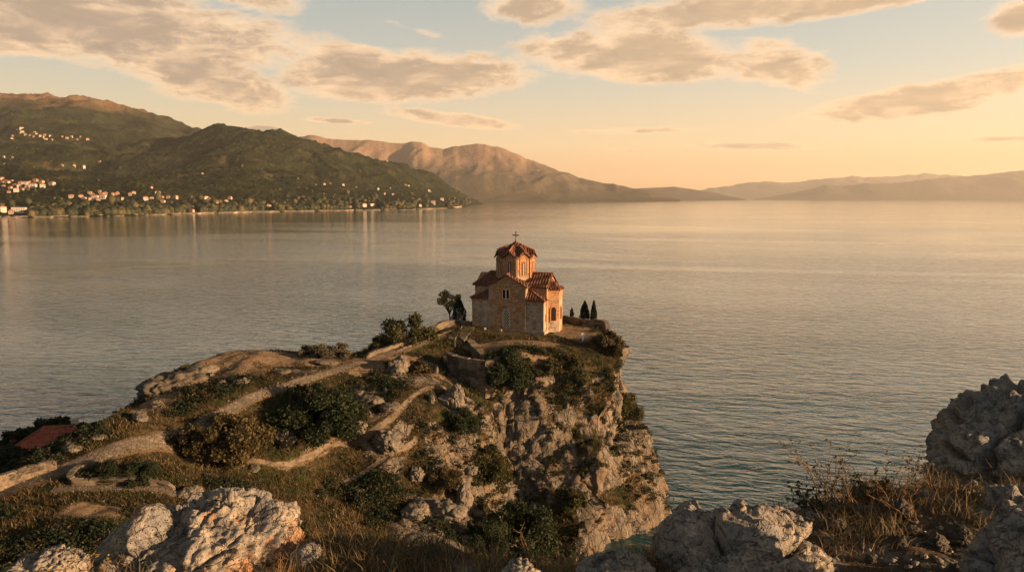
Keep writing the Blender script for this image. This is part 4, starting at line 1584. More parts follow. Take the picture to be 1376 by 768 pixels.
SLABS = [
    ([(602, 461), (612, 436), (622, 436), (621, 448), (611, 463)], 'long pale paved slab leading up to the church corner'),
    ([(619, 452), (638, 448), (632, 455), (624, 463), (618, 460)], 'pale angular slab at the head of the terrace wall'),
    ([(617, 466), (628, 470), (630, 474), (622, 475), (616, 470)], 'small tilted slab between the terrace wall and the stone steps'),
    ([(606, 467), (614, 463), (617, 470), (608, 473)], 'square slab among the broken steps above the retaining wall'),
    ([(600, 476), (616, 473), (620, 478), (606, 480)], 'lowest broken slab just above the retaining wall top'),
    ([(595, 470), (604, 463), (607, 468), (598, 474)], 'narrow slab at the left edge of the broken steps'),
    ([(518, 465), (533, 462), (538, 468), (524, 470)], 'flat fallen slab by the lower end of the parapet wall'),
    ([(530, 462), (548, 457), (552, 462), (540, 466)], 'pale slab leaning by the middle of the parapet wall'),
    ([(582, 488), (597, 491), (602, 496), (588, 494)], 'pale flat stone left of the retaining wall'),
]
for px, lab in SLABS:
    slab_stone('stone_slab', lab, px, 20.4)


# small furnishings of the terrace
def build_lantern(u, v, z, label):
    x, y, _ = pz(u, v, z)
    g = ground(x, y, z)
    t = thing('lantern', label, 'lantern', (x, y, g))
    white = mat_plain('white_enamel', (0.72, 0.70, 0.66), 0.5, 0.05, 4)
    mb = MB()
    mb.tube([(0, 0, -0.3), (0, 0, 0.25)], [0.09, 0.07], 8)
    mb.build('post', white, t)
    mb = MB()
    lo, hi = 0.11, 0.24
    ring = lambda r, zz: [(r * math.cos(R(45 + 90 * i)) * 1.3, r * math.sin(R(45 + 90 * i)) * 1.3, zz) for i in range(4)]
    a, b2 = ring(lo, 0.25), ring(hi, 1.0)
    mb.add(a + b2, [(0, 1, 5, 4), (1, 2, 6, 5), (2, 3, 7, 6), (3, 0, 4, 7), (3, 2, 1, 0), (4, 5, 6, 7)])
    mb.build('lamp_glass', mat_plain('milk_glass', (0.80, 0.79, 0.76), 0.25, 0.03, 4), t)
    mb = MB()
    for i in range(4):
        mb.tube([a[i], b2[i]], 0.025, 5)
    c = ring(hi + 0.04, 1.0)
    mb.add(c + [(0, 0, 1.22)], [(0, 1, 4), (1, 2, 4), (2, 3, 4), (3, 0, 4), (3, 2, 1, 0)])
    mb.build('lamp_cap', white, t)


def build_floodlight(u, v, z, label):
    x, y, _ = pz(u, v, z)
    g = ground(x, y, z)
    t = thing('floodlight', label, 'floodlight', (x, y, g), random.uniform(-.4, .4), None, (0.62, 0.62, 0.62))
    mb = MB()
    mb.box(-0.2, 0.2, -0.15, 0.15, -0.15, 0.06)
    mb.build('foot', COPE, t)
    mb = MB()
    mb.prism([(-0.24, -0.05, 0.06), (-0.24, 0.2, 0.12), (-0.24, 0.12, 0.52), (-0.24, -0.16, 0.46)], (0.48, 0, 0))
    mb.build('housing', mat_plain('white_metal', (0.40, 0.38, 0.35), 0.5, 0.08, 5), t)


build_lantern(783, 461, 20.2, 'small white tapered lantern on the rocky edge right of the church')
build_floodlight(616, 435, 21.2, 'white floodlight by the parapet wall, left of its pair')
build_floodlight(623, 435, 21.2, 'white floodlight by the parapet wall, beside the church corner')
build_floodlight(652, 446, 20.9, 'white floodlight at the foot of the church front, left of the lattice window')
build_floodlight(673, 448, 20.8, 'white floodlight at the foot of the church front, below the lattice window')

p_ = pz(611, 463, 20.6)
t_ = thing('bollard', 'small dark post standing on the long pale slab', 'post', (p_[0], p_[1], ground(p_[0], p_[1])))
mb_ = MB()
mb_.tube([(0, 0, -0.3), (0, 0, 0.75), (0, 0, 0.9)], [0.11, 0.10, 0.06], 10)
mb_.build('post', mat_plain('dark_stone', (0.06, 0.055, 0.05), 0.8, 0.2, 6), t_)
mb_ = MB()
mb_.tube([(0, 0, 0.9), (0, 0, 1.0), (0, 0, 1.08)], [0.10, 0.12, 0.04], 10)
mb_.build('cap', IRON, t_)


# ------------------------------------------------------------------ houses by the left lake shore
def build_near_house():
    x, y, _ = pz(38, 600, 12.5)
    rt = thing('house', 'house with a hipped red tiled roof and white chimney below the path at far left', 'house', (x - 1.0, y + 6.0, py(62, 574, y + 6.0)[2] - 15.4), R(8))
    g = 8.0
    hw, hd, ze, zr = 5.6, 4.2, 12.4, 15.4
    mb = MB()
    mb.box(-hw + .5, hw - .5, -hd + .5, hd - .5, g - 2, ze + 0.1)
    w = mb.build('wall', PALE, rt)
    mb = MB()
    A_, B_, C_, D_ = (-hw, -hd, ze), (hw, -hd, ze), (hw, hd, ze), (-hw, hd, ze)
    r0, r1 = (-1.2, 0, zr), (2.2, 0, zr)
    for p in ([A_, B_, r1, r0], [C_, D_, r0, r1], [D_, A_, r0], [B_, C_, r1]):
        mb.slab(p, 0.16)
    rf = mb.build('roof', mat_plain('red_roof', (0.27, 0.075, 0.045), 0.85, 0.3, 2.5), rt)
    mb = MB()
    mb.box(1.7, 2.3, 0.25, 0.85, zr - 1.2, zr + 0.75)
    mb.box(1.6, 2.4, 0.15, 0.95, zr + 0.753, zr + 0.9)
    mb.build('chimney', PALE, rf)
    mb = MB()
    for a, b2 in ((r0, r1), (r0, A_), (r1, B_)):
        mb.tube([(a[0], a[1], a[2] + .16), (b2[0], b2[1], b2[2] + .16)], 0.13, 6)
    mb.build('ridge_cap', RIDGE, rf)
    for xx in (-3, 0, 3):
        mb = MB()
        mb.box(xx - .5, xx + .5, -hd + .44, -hd + .52, g + 1.6, g + 3.1)
        mb.build('window', DARK, rt)
    x, y, _ = pz(-12, 590, 11)
    r2 = dup(rt, (x - 2, y + 14, py(0, 568, y + 14.0)[2] - 15.4), R(-20), None, 'red roofed house almost out of the picture at the left edge')
    return rt


build_near_house()

# ------------------------------------------------------------------ plants
OLIVE = mat_leaf('olive_leaves', (0.020, 0.024, 0.009), (0.045, 0.046, 0.016), (0.095, 0.082, 0.026))
DEEP = mat_leaf('deep_green_leaves', (0.009, 0.014, 0.007), (0.019, 0.029, 0.012), (0.042, 0.05, 0.02))
RUST = mat_leaf('rusty_leaves', (0.024, 0.021, 0.010), (0.056, 0.045, 0.019), (0.12, 0.086, 0.034))
YELLOW = mat_leaf('yellow_leaves', (0.10, 0.082, 0.022), (0.24, 0.175, 0.04), (0.38, 0.27, 0.06))
GREYG = mat_leaf('grey_green_leaves', (0.055, 0.050, 0.033), (0.105, 0.09, 0.058), (0.17, 0.14, 0.09))
STRAW = mat_leaf('straw_blades', (0.085, 0.06, 0.028), (0.21, 0.148, 0.07), (0.42, 0.32, 0.17), 0.35)
HSTRAW = mat_leaf('hill_straw_blades', (0.05, 0.036, 0.017), (0.13, 0.09, 0.042), (0.28, 0.20, 0.10), 0.35)
TURF = mat_leaf('turf_blades', (0.022, 0.025, 0.009), (0.055, 0.05, 0.019), (0.115, 0.09, 0.036), 0.3)
BARK = mat_plain('bark', (0.075, 0.055, 0.038), 0.9, 0.4, 6)
DRYST = mat_plain('dry_stem', (0.17, 0.10, 0.05), 0.85, 0.35, 30)


def unit(n, rng):
    v = rng.normal(size=(n, 3))
    return v / np.linalg.norm(v, axis=1)[:, None]


def leaf_mesh(name, C, size, mat, rng, tint, up=0.0):
    "one folded four-sided leaf at every centre"
    n = len(C)
    a = unit(n, rng)
    a[:, 2] += up
    a /= np.linalg.norm(a, axis=1)[:, None]
    b = np.cross(a, unit(n, rng))
    b /= np.linalg.norm(b, axis=1)[:, None]
    c = np.cross(a, b)
    s = (np.asarray(size) * np.ones(n))[:, None]
    V = np.stack([C - a * s, C + b * s * 0.55 + c * s * 0.12, C + a * s, C - b * s * 0.55 + c * s * 0.12], 1).reshape(-1, 3)
    Fc = np.arange(4 * n).reshape(n, 4)
    return mesh_np(name, V, Fc, mat, attrs={'tint': np.repeat(np.clip(tint, 0, 1), 4)})


def crown_points(rng, clumps, n, spread=0.33, shell=0.55):
    "leaf centres grouped in clumps; clumps = (centre, radius)"
    w = np.array([c[1] ** 2 for c in clumps])
    k = rng.choice(len(clumps), n, p=w / w.sum())
    cen = np.array([c[0] for c in clumps])[k]
    rad = np.array([c[1] for c in clumps])[k]
    d = unit(n, rng)
    d[:, 2] = d[:, 2] * 0.8 + 0.1
    r = rad * (shell + (1 - shell) * rng.random(n) ** 0.7) * (1 + rng.normal(size=n) * spread * 0.35)
    return cen + d * r[:, None], k


def make_bush(name, label, cat, mat, seed, leaf=0.13, n=2600, clumps=13, flat=0.8, up=0.0, stems=5, open_=0.0, droop=0.25):
    "bush about 1 m in radius, foot at 0; scaled where it is set down"
    rng = np.random.default_rng(seed)
    t = thing(name, label, cat)
    cl = []
    for i in range(clumps):
        a = rng.random() * 6.283
        rr = rng.random() ** 0.6 * 0.92
        z = 0.12 + (1.0 - 0.75 * rr) * rng.random() ** 1.3 * flat * 1.6
        cl.append((np.array([rr * math.cos(a), rr * math.sin(a), z]), rng.uniform(0.13, 0.36) * (1 - open_ * 0.45)))
    P, k = crown_points(rng, cl, n, 0.55)
    kv = rng.random(len(cl))[k]
    tint = 0.20 + 0.38 * kv + rng.random(n) * 0.4
    link('foliage', leaf_mesh(name + '_foliage', P, leaf * rng.uniform(0.6, 1.3, n), mat, rng, tint, up), t)
    mb = MB()
    for i in range(stems):
        c = cl[i % len(cl)][0]
        m_ = Vector((c[0] * 0.35 + rng.normal() * .05, c[1] * 0.35 + rng.normal() * .05, c[2] * 0.55))
        mb.tube([(c[0] * 0.06, c[1] * 0.06, -0.3), m_, tuple(c)], [0.05, 0.035, 0.015], 5)
        for j in range(3):
            e = c + unit(1, rng)[0] * 0.35
            mb.tube([m_, (m_ + Vector(e)) / 2 + Vector((0, 0, .05)), tuple(e)], [0.02, 0.014, 0.006], 4)
    mb.build('stem', BARK, t)
    return t


def make_cypress(seed, label, h=3.4, r=0.55):
    rng = np.random.default_rng(seed)
    t = thing('cypress_tree', label, 'cypress')
    n = 3000
    z = rng.random(n) ** 0.9
    prof = np.interp(z, [0, 0.08, 0.3, 0.6, 0.85, 1.0], [0.55, 0.85, 1.0, 0.75, 0.38, 0.04])
    a = rng.random(n) * 6.283
    lump = 1 + 0.22 * np.sin(a * 5 + z * 17) * np.sin(z * 31 + a * 2)
    rr = r * prof * lump * (0.55 + 0.5 * rng.random(n) ** 0.5)
    P = np.stack([rr * np.cos(a), rr * np.sin(a), 0.15 + z * h], 1)
    link('foliage', leaf_mesh('cypress_foliage', P, 0.12 * rng.uniform(0.6, 1.3, n), DEEP, rng, rng.random(n) * 0.7, 2.2), t)
    mb = MB()
    mb.tube([(0, 0, -0.3), (0, 0, 0.5), (0, 0, h * 0.9)], [0.11, 0.09, 0.02], 7)
    mb.build('trunk', BARK, t)
    return t


def make_tree(name, label, mat, seed, h, r, trunk_h, n=3600, leaf=0.15, clumps=16, gap=0.0, cat='tree'):
    rng = np.random.default_rng(seed)
    t = thing(name, label, cat)
    cl = []
    for i in range(clumps):
        d = unit(1, rng)[0]
        d[2] = abs(d[2]) * 0.9 - 0.15
        rad = r * rng.uniform(0.45, 0.95)
        c = np.array([d[0] * rad, d[1] * rad, trunk_h + (h - trunk_h) * (0.42 + 0.48 * d[2])])
        cl.append((c, r * rng.uniform(0.22, 0.40) * (1 - gap * 0.4)))
    P, k = crown_points(rng, cl, n)
    tint = 0.15 + 0.4 * rng.random(len(cl))[k] + 0.4 * rng.random(n)
    link('crown', leaf_mesh(name + '_crown', P, leaf * rng.uniform(0.6, 1.3, n), mat, rng, tint), t)
    mb = MB()
    f = Vector((rng.normal() * .1, rng.normal() * .1, trunk_h))
    mb.tube([(0, 0, -0.5), (f.x * .4, f.y * .4, trunk_h * 0.5), f], [0.05 * h * .55, 0.04 * h * .5, 0.03 * h * .5], 8)
    for c, rad in cl:
        c = Vector(c)
        m_ = f.lerp(c, 0.5) + Vector((rng.normal() * .12, rng.normal() * .12, 0.1))
        mb.tube([f * 0.97, m_, c], [0.018 * h * .6, 0.012 * h * .6, 0.005 * h * .5], 5)
        for j in range(3):
            e = c + Vector(unit(1, rng)[0]) * rad * 1.05
            mb.tube([m_, (m_ + e) / 2, e], [0.02, 0.013, 0.006], 4)
    mb.build('trunk', BARK, t)
    return t


def on_hill(u, v, zguess):
    p = hit(u, v)
    if p is None or p.z < -0.3:
        x, y, _ = pz(u, v, zguess)
        return Vector((x, y, ground(x, y, zguess)))
    return p


def px_size(p, w):
    return w / 917.0 * p.y / 2


def place(proto, first, u, v, zg, wpx, hpx, label=None, group=None, depth=0.0, rz=None):
    "set a 1 m bush down with its foot at (u, v), w x h pixels large"
    p = on_hill(u, v, zg)
    r = px_size(p, wpx)
    s = (r, r * random.uniform(.85, 1.1), hpx / 917.0 * p.y / 1.35)
    rz = random.uniform(0, 6.28) if rz is None else rz
    loc = (p.x, p.y + depth, (ground(p.x, p.y + depth, p.z) if depth else p.z) - 0.05)
    if first:
        proto.location = loc
        proto.rotation_euler = (0, 0, rz)
        proto.scale = s
        if label:
            proto['label'] = label
        if group:
            proto['group'] = group
        return proto
    return dup(proto, loc, rz, s, label, group)


BK = dict(leaf=0.085, n=3600, clumps=18)
BG = dict(leaf=0.042, n=15000, clumps=34)
b_ol = make_bush('bush', 'x', 'bush', OLIVE, 1, **BK)
b_dp = make_bush('bush', 'x', 'bush', DEEP, 2, **BK)
b_ru = make_bush('bush', 'x', 'bush', RUST, 3, up=0.4, **BK)
BIG = {b_ol.name: make_bush('bush', 'x', 'bush', OLIVE, 6, **BG), b_dp.name: make_bush('bush', 'x', 'bush', DEEP, 7, **BG), b_ru.name: make_bush('bush', 'x', 'bush', RUST, 8, up=0.5, **BG)}
b_gr = make_bush('bush', 'x', 'bush', GREYG, 4, n=4200, up=0.5, leaf=0.06, clumps=20)
b_op = make_bush('bush', 'x', 'bush', OLIVE, 5, n=1900, clumps=18, open_=0.7, stems=9, leaf=0.065)
used_ = set()


def bush(kind, *a, **k):
    if a[3] > 48 and kind.name in BIG:
        kind = BIG[kind.name]
    first = kind.name not in used_
    used_.add(kind.name)
    return place(kind, first, *a, **k)


used_.add(BIG[b_ol.name].name)
_b = BIG[b_ol.name]
_b.location, _b.scale = (-14.6, 91.0, 19.0), (3.9, 3.4, 5.0)
_b['label'] = 'rounded olive green bush behind the lower end of the curved parapet wall'
dup(_b, (-17.9, 89.4, 18.4), 2.0, (2.2, 1.8, 2.9), 'small olive bush left of the rounded one behind the parapet wall')
bush(b_dp, 676, 516, 16.8, 66, 58, 'dark green bush growing beside the retaining wall below the church front')
bush(b_dp, 428, 575, 16.0, 120, 72, 'large dark bush in the middle of the slope between the two paths')
bush(b_dp, 468, 562, 15.5, 60, 46, 'dark bush to the right of the large dark bush between the paths')
bush(b_ru, 305, 618, 15.0, 120, 84, 'large rusty olive bush below the bend of the cobbled path')
bush(b_ru, 258, 612, 16.0, 70, 52, 'rusty bush left of the large one below the cobbled path')
bush(b_ru, 818, 470, 20.0, 40, 34, 'brown bush on the cliff top right of the lantern')
bush(b_ru, 826, 478, 18.5, 22, 22, 'small brown bush hanging over the cliff edge')
bush(b_op, 858, 545, 11.0, 40, 42, 'thin airy bush growing out of the right cliff edge over the water')
bush(b_gr, 446, 479, 20.2, 52, 25, 'grey green bush on the far edge of the viewpoint')
bush(b_gr, 418, 477, 20.2, 36, 20, 'smaller grey bush left of the grey green one on the far edge of the viewpoint')
bush(b_ol, 250, 508, 19.6, 46, 22, 'low olive bush on the overhanging rock at the left lake edge')
bush(b_op, 162, 559, 17.8, 30, 18, 'thin bush on the skyline of the left slope')
bush(b_dp, 703, 745, 3.0, 108, 88, 'dark green bush in the gully at the foot of the cliff')
bush(b_dp, 650, 735, 4.5, 60, 50, 'dark bush left of the dark green one in the gully')
bush(b_ol, 655, 640, 9.0, 62, 54, 'olive bush in the hollow below the retaining wall')
bush(b_dp, 618, 575, 13.0, 50, 34, 'dark bush under the end of the dirt trail')
bush(b_ru, 600, 655, 9.0, 56, 34, 'rusty bush beside the right end of the lower trail')
bush(b_ol, 740, 500, 18.0, 30, 24, 'dark olive bush at the top of the cliff face')
bush(b_ol, 772, 492, 18.5, 28, 20, 'small olive bush near the top of the cliff left of the brown bush')
bush(b_ol, 840, 560, 9.0, 50, 46, 'olive scrub bush clinging to the right side of the cliff')
bush(b_ol, 768, 678, 4.0, 40, 30, 'small bush on a ledge low on the lit cliff')
bush(b_dp, 190, 645, 16.2, 60, 30, 'dark low bush behind the L-shaped wall')
bush(b_dp, 150, 640, 16.6, 56, 26, 'dark low bush behind the corner of the L-shaped wall')
bush(b_ru, 560, 500, 18.8, 40, 20, 'low brown bush left of the big boulder by the viewpoint path')

for k in [b_ol, b_dp, b_ru, b_gr, b_op] + list(BIG.values()):
    if k.name not in used_:
        for c in list(k.children):
            bpy.data.objects.remove(c)
        bpy.data.objects.remove(k)

c1 = make_cypress(21, 'left and wider of the two dark cypresses behind the church', 3.5, 0.75)
p_ = pz(787, 436, 20.8)
c1.location = (p_[0], p_[1] + 1.6, 20.6)
c2 = make_cypress(22, 'right and slimmer of the two dark cypresses behind the church', 3.7, 0.48)
p_ = pz(799, 437, 20.8)
c2.location = (p_[0], p_[1] + 1.4, 20.6)
c3 = make_cypress(23, 'tiny dark cypress shrub left of the two cypresses', 1.3, 0.28)
p_ = pz(769, 430, 20.8)
c3.location = (p_[0], p_[1] + 0.9, 21.1)
c4 = make_cypress(24, 'dark evergreen tree close by the left corner of the church', 4.0, 1.05)
c4.location = (*pz(617, 433, 21.4)[:2], 21.0)
yt = make_tree('yellow_tree', 'small half bare tree with yellow leaves left of the church', YELLOW, 31, 6.2, 2.3, 1.6, n=1700, leaf=0.15, clumps=18, gap=0.8)
p_ = pz(608, 432, 21.4)
yt.location = (p_[0] - 0.5, p_[1] + 2.2, 20.6)
yb = make_bush('bush', 'small yellowish bush right of the church apse', 'bush', YELLOW, 32, n=900, clumps=8)
p_ = pz(759, 431, 20.9)
yb.location = (p_[0], p_[1], ground(p_[0], p_[1]))
yb.scale = (0.7, 0.7, 1.4)

# trees round the houses on the left
tr = make_tree('broadleaf_tree', 'dark round tree behind the red roof of the house at far left', DEEP, 41, 5.2, 2.2, 1.4, n=4200, leaf=0.2, clumps=18)
spots = [(68, 556, 84, 1.0, None), (52, 570, 90, 0.6, 'small dark tree at the left end of the red roof'), (98, 564, 80, 0.75, 'low dark tree right of the red roof'), (118, 566, 80, 0.6, 'lowest dark tree where the slope meets the lake at left'),
         (24, 572, 88, 0.9, 'dark tree between the two red roofs'), (84, 590, 70, 0.8, 'dark tree in front of the right end of the red roof'), (45, 597, 66, 1.1, 'big dark tree in front of the red roof'),
         (12, 595, 66, 1.1, 'dark tree in front of the house at the left picture edge'), (-20, 600, 64, 1.2, 'dark tree just beyond the left picture edge'), (66, 600, 63, 0.9, 'dark tree just behind the roadside wall'),
         (25, 610, 62, 1.0, 'dark tree behind the middle of the roadside wall'), (0, 622, 60, 0.9, 'dark tree behind the left end of the roadside wall')]
for i, (u, v, y, s, lab) in enumerate(spots):
    q = py(u, v, y)
    loc = (q[0], y, q[2] - 5.2 * s)
    if i == 0:
        tr.location = loc
        tr.scale = (s, s, s)
    else:
        dup(tr, loc, random.uniform(0, 6), s, lab)


# ------------------------------------------------------------------ ground cover on the headland
def scatter(n, cond, rng):
    "random points on headland faces where cond(centre, normal, mask) holds"
    A, B_, C_ = HV[HF[:, 0]], HV[HF[:, 1]], HV[HF[:, 2]]
    D_ = HV[HF[:, 3]]
    nr = np.cross(C_ - A, D_ - B_)
    ar = np.linalg.norm(nr, axis=1) / 2
    nr = nr / (2 * ar[:, None] + 1e-12)
    c = (A + B_ + C_ + D_) / 4
    mk = HM[HF].mean(1)
    fwd = c - np.array([0, 0, CAMZ])
    vis = (np.abs(fwd[:, 0]) < fwd[:, 1] * 0.86) & ((fwd * nr).sum(1) < 0.12 * np.linalg.norm(fwd, axis=1)) & (c[:, 2] > 0.6) & (c[:, 1] > 34)
    w = ar * cond(c, nr, mk) * vis
    k = rng.choice(len(w), n, p=w / w.sum())
    a, b2 = rng.random((2, n, 1))
    return (A[k] * (1 - a) + B_[k] * a) * (1 - b2) + (D_[k] * (1 - a) + C_[k] * a) * b2, nr[k]


_pd = None


def path_free(c):
    d = np.full(len(c), 1e9)
    for pl, w in ((PATH_MAIN, 1.3), (PATH_TRAIL, 0.45), (PATH_BRANCH, 0.4), (PATH_LOW, 0.35), (PATH_SIDE, 0.8)):
        d = np.minimum(d, polyline_dist(c[:, 0], c[:, 1], pl)[0] - w)
    ch = np.hypot(c[:, 0] - 0.6, c[:, 1] - 100.6) - 7.0
    return np.minimum(d, ch)


def blades(name, P, N, h, rng, mat, per=9, spread=0.16, width=0.03, tint0=None, lean=0.45):
    n = len(P)
    hh = np.repeat(h, per) * rng.uniform(0.45, 1.15, n * per)
    base = np.repeat(P, per, 0) + np.concatenate([rng.normal(size=(n * per, 2)) * spread, np.full((n * per, 1), -0.05)], 1)
    l = rng.normal(size=(n * per, 2)) * lean
    d = np.concatenate([l, np.ones((n * per, 1))], 1)
    d /= np.linalg.norm(d, axis=1)[:, None]
    a = rng.random(n * per) * 6.283
    w = np.stack([np.cos(a), np.sin(a), 0 * a], 1) * (width * rng.uniform(0.6, 1.4, n * per))[:, None]
    mid = base + d * (hh * 0.55)[:, None]
    tip = base + d * hh[:, None] + np.concatenate([l * (hh * 0.45)[:, None], (-0.12 * hh)[:, None]], 1)
    V = np.stack([base - w, base + w, mid + w * 0.7, tip, mid - w * 0.7], 1).reshape(-1, 3)
    i = np.arange(n * per)[:, None] * 5
    Fc = np.concatenate([i + np.array([[0, 1, 2, 4]]), i + np.array([[4, 2, 3, 3]])], 0)
    t = (np.repeat(tint0, per) if tint0 is not None else 0.5) + rng.normal(size=n * per) * 0.2
    tri = np.concatenate([i + np.array([[0, 1, 2]]), i + np.array([[0, 2, 4]]), i + np.array([[4, 2, 3]])], 0)
    return mesh_np(name, V, tri, mat, attrs={'tint': np.repeat(np.clip(t, 0, 1), 5)})


rng = np.random.default_rng(5)
P_, N_ = scatter(15000, lambda c, n, m: (1 - m[:, 0] * 0.9) * (1 - 0.93 * m[:, 1]) * sstep(n[:, 2], 0.15, 0.5) * (path_free(c) > 0.15) * sstep(fbm(c / 5, 3, 77) + 0.25, 0.0, 0.35) * np.clip(80 / c[:, 1], .6, 1.6), rng)
tg = 0.45 + fbm(P_ / 7.0, 3, 61) * 0.7
tag(link('dry_grass', blades('dry_grass', P_, N_, 0.32 + 0.35 * rng.random(len(P_)), rng, HSTRAW, 7, 0.2, 0.028, tg * 0.8)), kind='stuff')
P_, N_ = scatter(14000, lambda c, n, m: (1 - m[:, 0] * 0.8) * (1 - 0.95 * m[:, 1]) * sstep(n[:, 2], 0.1, 0.4) * (path_free(c) > 0.2) * (0.25 + m[:, 2]), rng)
tag(link('grass', blades('grass', P_, N_, 0.22 + 0.3 * rng.random(len(P_)), rng, TURF, 8, 0.22, 0.03, 0.3 + 0.3 * rng.random(len(P_)))), kind='stuff')


def scrub(name, n, per, size, mat, cond, leaf, rng, t0=0.4):
    P, N = scatter(n, cond, rng)
    r = size * rng.uniform(0.5, 1.5, n)
    d = unit(n * per, rng)
    d[:, 2] = np.abs(d[:, 2]) * 0.85
    C = np.repeat(P, per, 0) + d * (np.repeat(r, per) * (0.45 + 0.55 * rng.random(n * per)))[:, None]
    tn = np.repeat(t0 + rng.normal(size=n) * 0.2, per) + rng.normal(size=n * per) * 0.15
    return tag(link(name, leaf_mesh(name, C, leaf * rng.uniform(0.6, 1.4, n * per), mat, rng, tn, 0.2)), kind='stuff')


onveg = lambda c, n, m: (1 - m[:, 0] * 0.75) * (1 - m[:, 1]) * sstep(n[:, 2], 0.1, 0.35) * (path_free(c) > 0.7) * sstep(fbm(c / 8, 3, 177), -0.05, 0.3) * ((c[:, 1] < 88) | (c[:, 0] > 11))
onflat = lambda c, n, m: onveg(c, n, m) * (np.hypot((c[:, 0] + 28) / 13, (c[:, 1] - 83) / 8) > 0.9) * np.clip(1.3 - (c[:, 2] - 14) / 6, 0.15, 1)
scrub('undergrowth', 2100, 90, 0.75, DEEP, onflat, 0.12, rng)
scrub('undergrowth', 1400, 80, 0.6, RUST, onflat, 0.10, rng)
scrub('undergrowth', 420, 80, 0.5, OLIVE, lambda c, n, m: m[:, 0] * (1 - m[:, 1]) * (path_free(c) > 0.6) * sstep(n[:, 2], 0.3, 0.6) * sstep(fbm(c / 4, 3, 277), 0.0, 0.25), 0.10, rng, 0.5)


# ------------------------------------------------------------------ boulders
ROCK = shaded(mat_rock('weathered_limestone', 1.6, 0.0, 0.8, 0.06), (0.70, 0.67, 0.63))
CRAG = shaded(mat_rock('shaded_crag', 0.8, 0.0, 0.7, 0.08), (0.42, 0.40, 0.36))  # colour darkened to carry the shade and plant cover of the overhanging rock
_ico = {}


def ico(sub):
    if sub not in _ico:
        import bmesh
        bm = bmesh.new()
        bmesh.ops.create_icosphere(bm, subdivisions=sub, radius=1.0)
        V = np.array([v.co[:] for v in bm.verts])
        Fc = np.array([[v.index for v in f.verts] for f in bm.faces])
        bm.free()
        _ico[sub] = (V, Fc)
    V, Fc = _ico[sub]
    return V.copy(), Fc


def boulder_mesh(name, seed, sub=5, dims=(1, 1, 0.8), mat=None, fine=1.0, cracks=1.0, blocky=1.0, freq=1.0, groove=None):
    V, Fc = ico(sub)
    dims = np.array(dims)
    D = V.copy()
    # squarish body
    q = np.sign(V) * np.abs(V) ** 0.75
    q /= np.linalg.norm(q, axis=1)[:, None] ** 0.6
    P = q * dims
    s = (fbm(P * 0.9 * freq + seed, 3, seed) * 0.34) * dims.min()
    P = P + D * s[:, None]
    wq = np.stack([fbm(P * 1.4 * freq, 3, seed + 40), fbm(P * 1.4 * freq, 3, seed + 50), fbm(P * 1.4 * freq, 3, seed + 60)], 1)
    f1, f2, cid, off = worley(P * 1.5 * freq * np.array([1, 1, 1.5]) + wq * 0.45 + seed * 3.3, seed)
    g1, g2, cid2, off2 = worley(P * 4.2 * freq + wq * 0.8 + seed, seed + 2)
    tl = (off * np.stack([np.sin(cid * 91), np.cos(cid * 57), np.sin(cid * 133)], 1)).sum(1)
    dsp = ((cid - 0.5) * 0.20 + tl * 0.30) * blocky - 0.16 * cracks * sstep(f2 - f1, 0.16, 0.0)
    dsp += (cid2 - 0.5) * 0.05 - 0.045 * cracks * sstep(g2 - g1, 0.22, 0.0) + fine * (fbm(P * 5 * freq, 4, seed + 70, ridge=True) * 0.06 + fbm(P * 15 * freq, 3, seed + 80) * 0.045 + fbm(P * 24 * freq, 3, seed + 85, ridge=True) * 0.022)
    if groove:
        gx, gz, ga = groove
        ax = np.array([math.cos(ga), 0, math.sin(ga)])
        al = P @ ax
        Q = P - al[:, None] * ax * (1 - gx)
        dsp += gz * (fbm(Q * 2.6 + wq * 0.25 + seed, 4, seed + 90, 0.55, ridge=True) - 0.2)
        h1, h2, hc, ho = worley(Q * 3.4 + wq * 0.4, seed + 4)
        dsp -= gz * 0.55 * sstep(h2 - h1, 0.14, 0.0)
        p1 = worley(P * 13 + wq, seed + 6)[0]
        dsp -= 0.06 * sstep(p1, 0.42, 0.12) * sstep(fbm(P * 2.2, 3, seed + 8), -0.2, 0.2)
        p2 = worley(P * 6 + wq * 1.5, seed + 7)[0]
        dsp -= 0.07 * sstep(p2, 0.4, 0.1) * sstep(fbm(P * 1.7, 3, seed + 9), 0.0, 0.25)
    P = P + D * (dsp * dims.min())[:, None]
    return mesh_np(name, P, Fc, mat or ROCK, smooth=False)


BM = [boulder_mesh('boulder', 3 + 11 * i, 5, d, blocky=0.8, groove=(0.35, 0.16, 0.4)) for i, d in enumerate([(1, 1, .85), (1.3, 1, .7), (1, 1.1, 1.0), (1.4, 1.0, .55), (0.9, 0.8, 1.2)])]
nb_ = 0


def boulder(u, v, zg, w, h, label, k=None, group=None, sink=0.3):
    global nb_
    p = on_hill(u, v, zg)
    r = px_size(p, w)
    o = link('boulder', BM[nb_ % len(BM)] if k is None else BM[k])
    nb_ += 1
    hz = h / 917.0 * p.y / 2
    o.location = (p.x, p.y, p.z + hz * (1 - 2 * sink) * 0.8)
    o.scale = (r, r * 0.9, hz * 1.25)
    o.rotation_euler = (random.uniform(-.15, .15), random.uniform(-.15, .15), random.uniform(0, 6.28))
    tag(o, label, 'boulder', group)
    return o


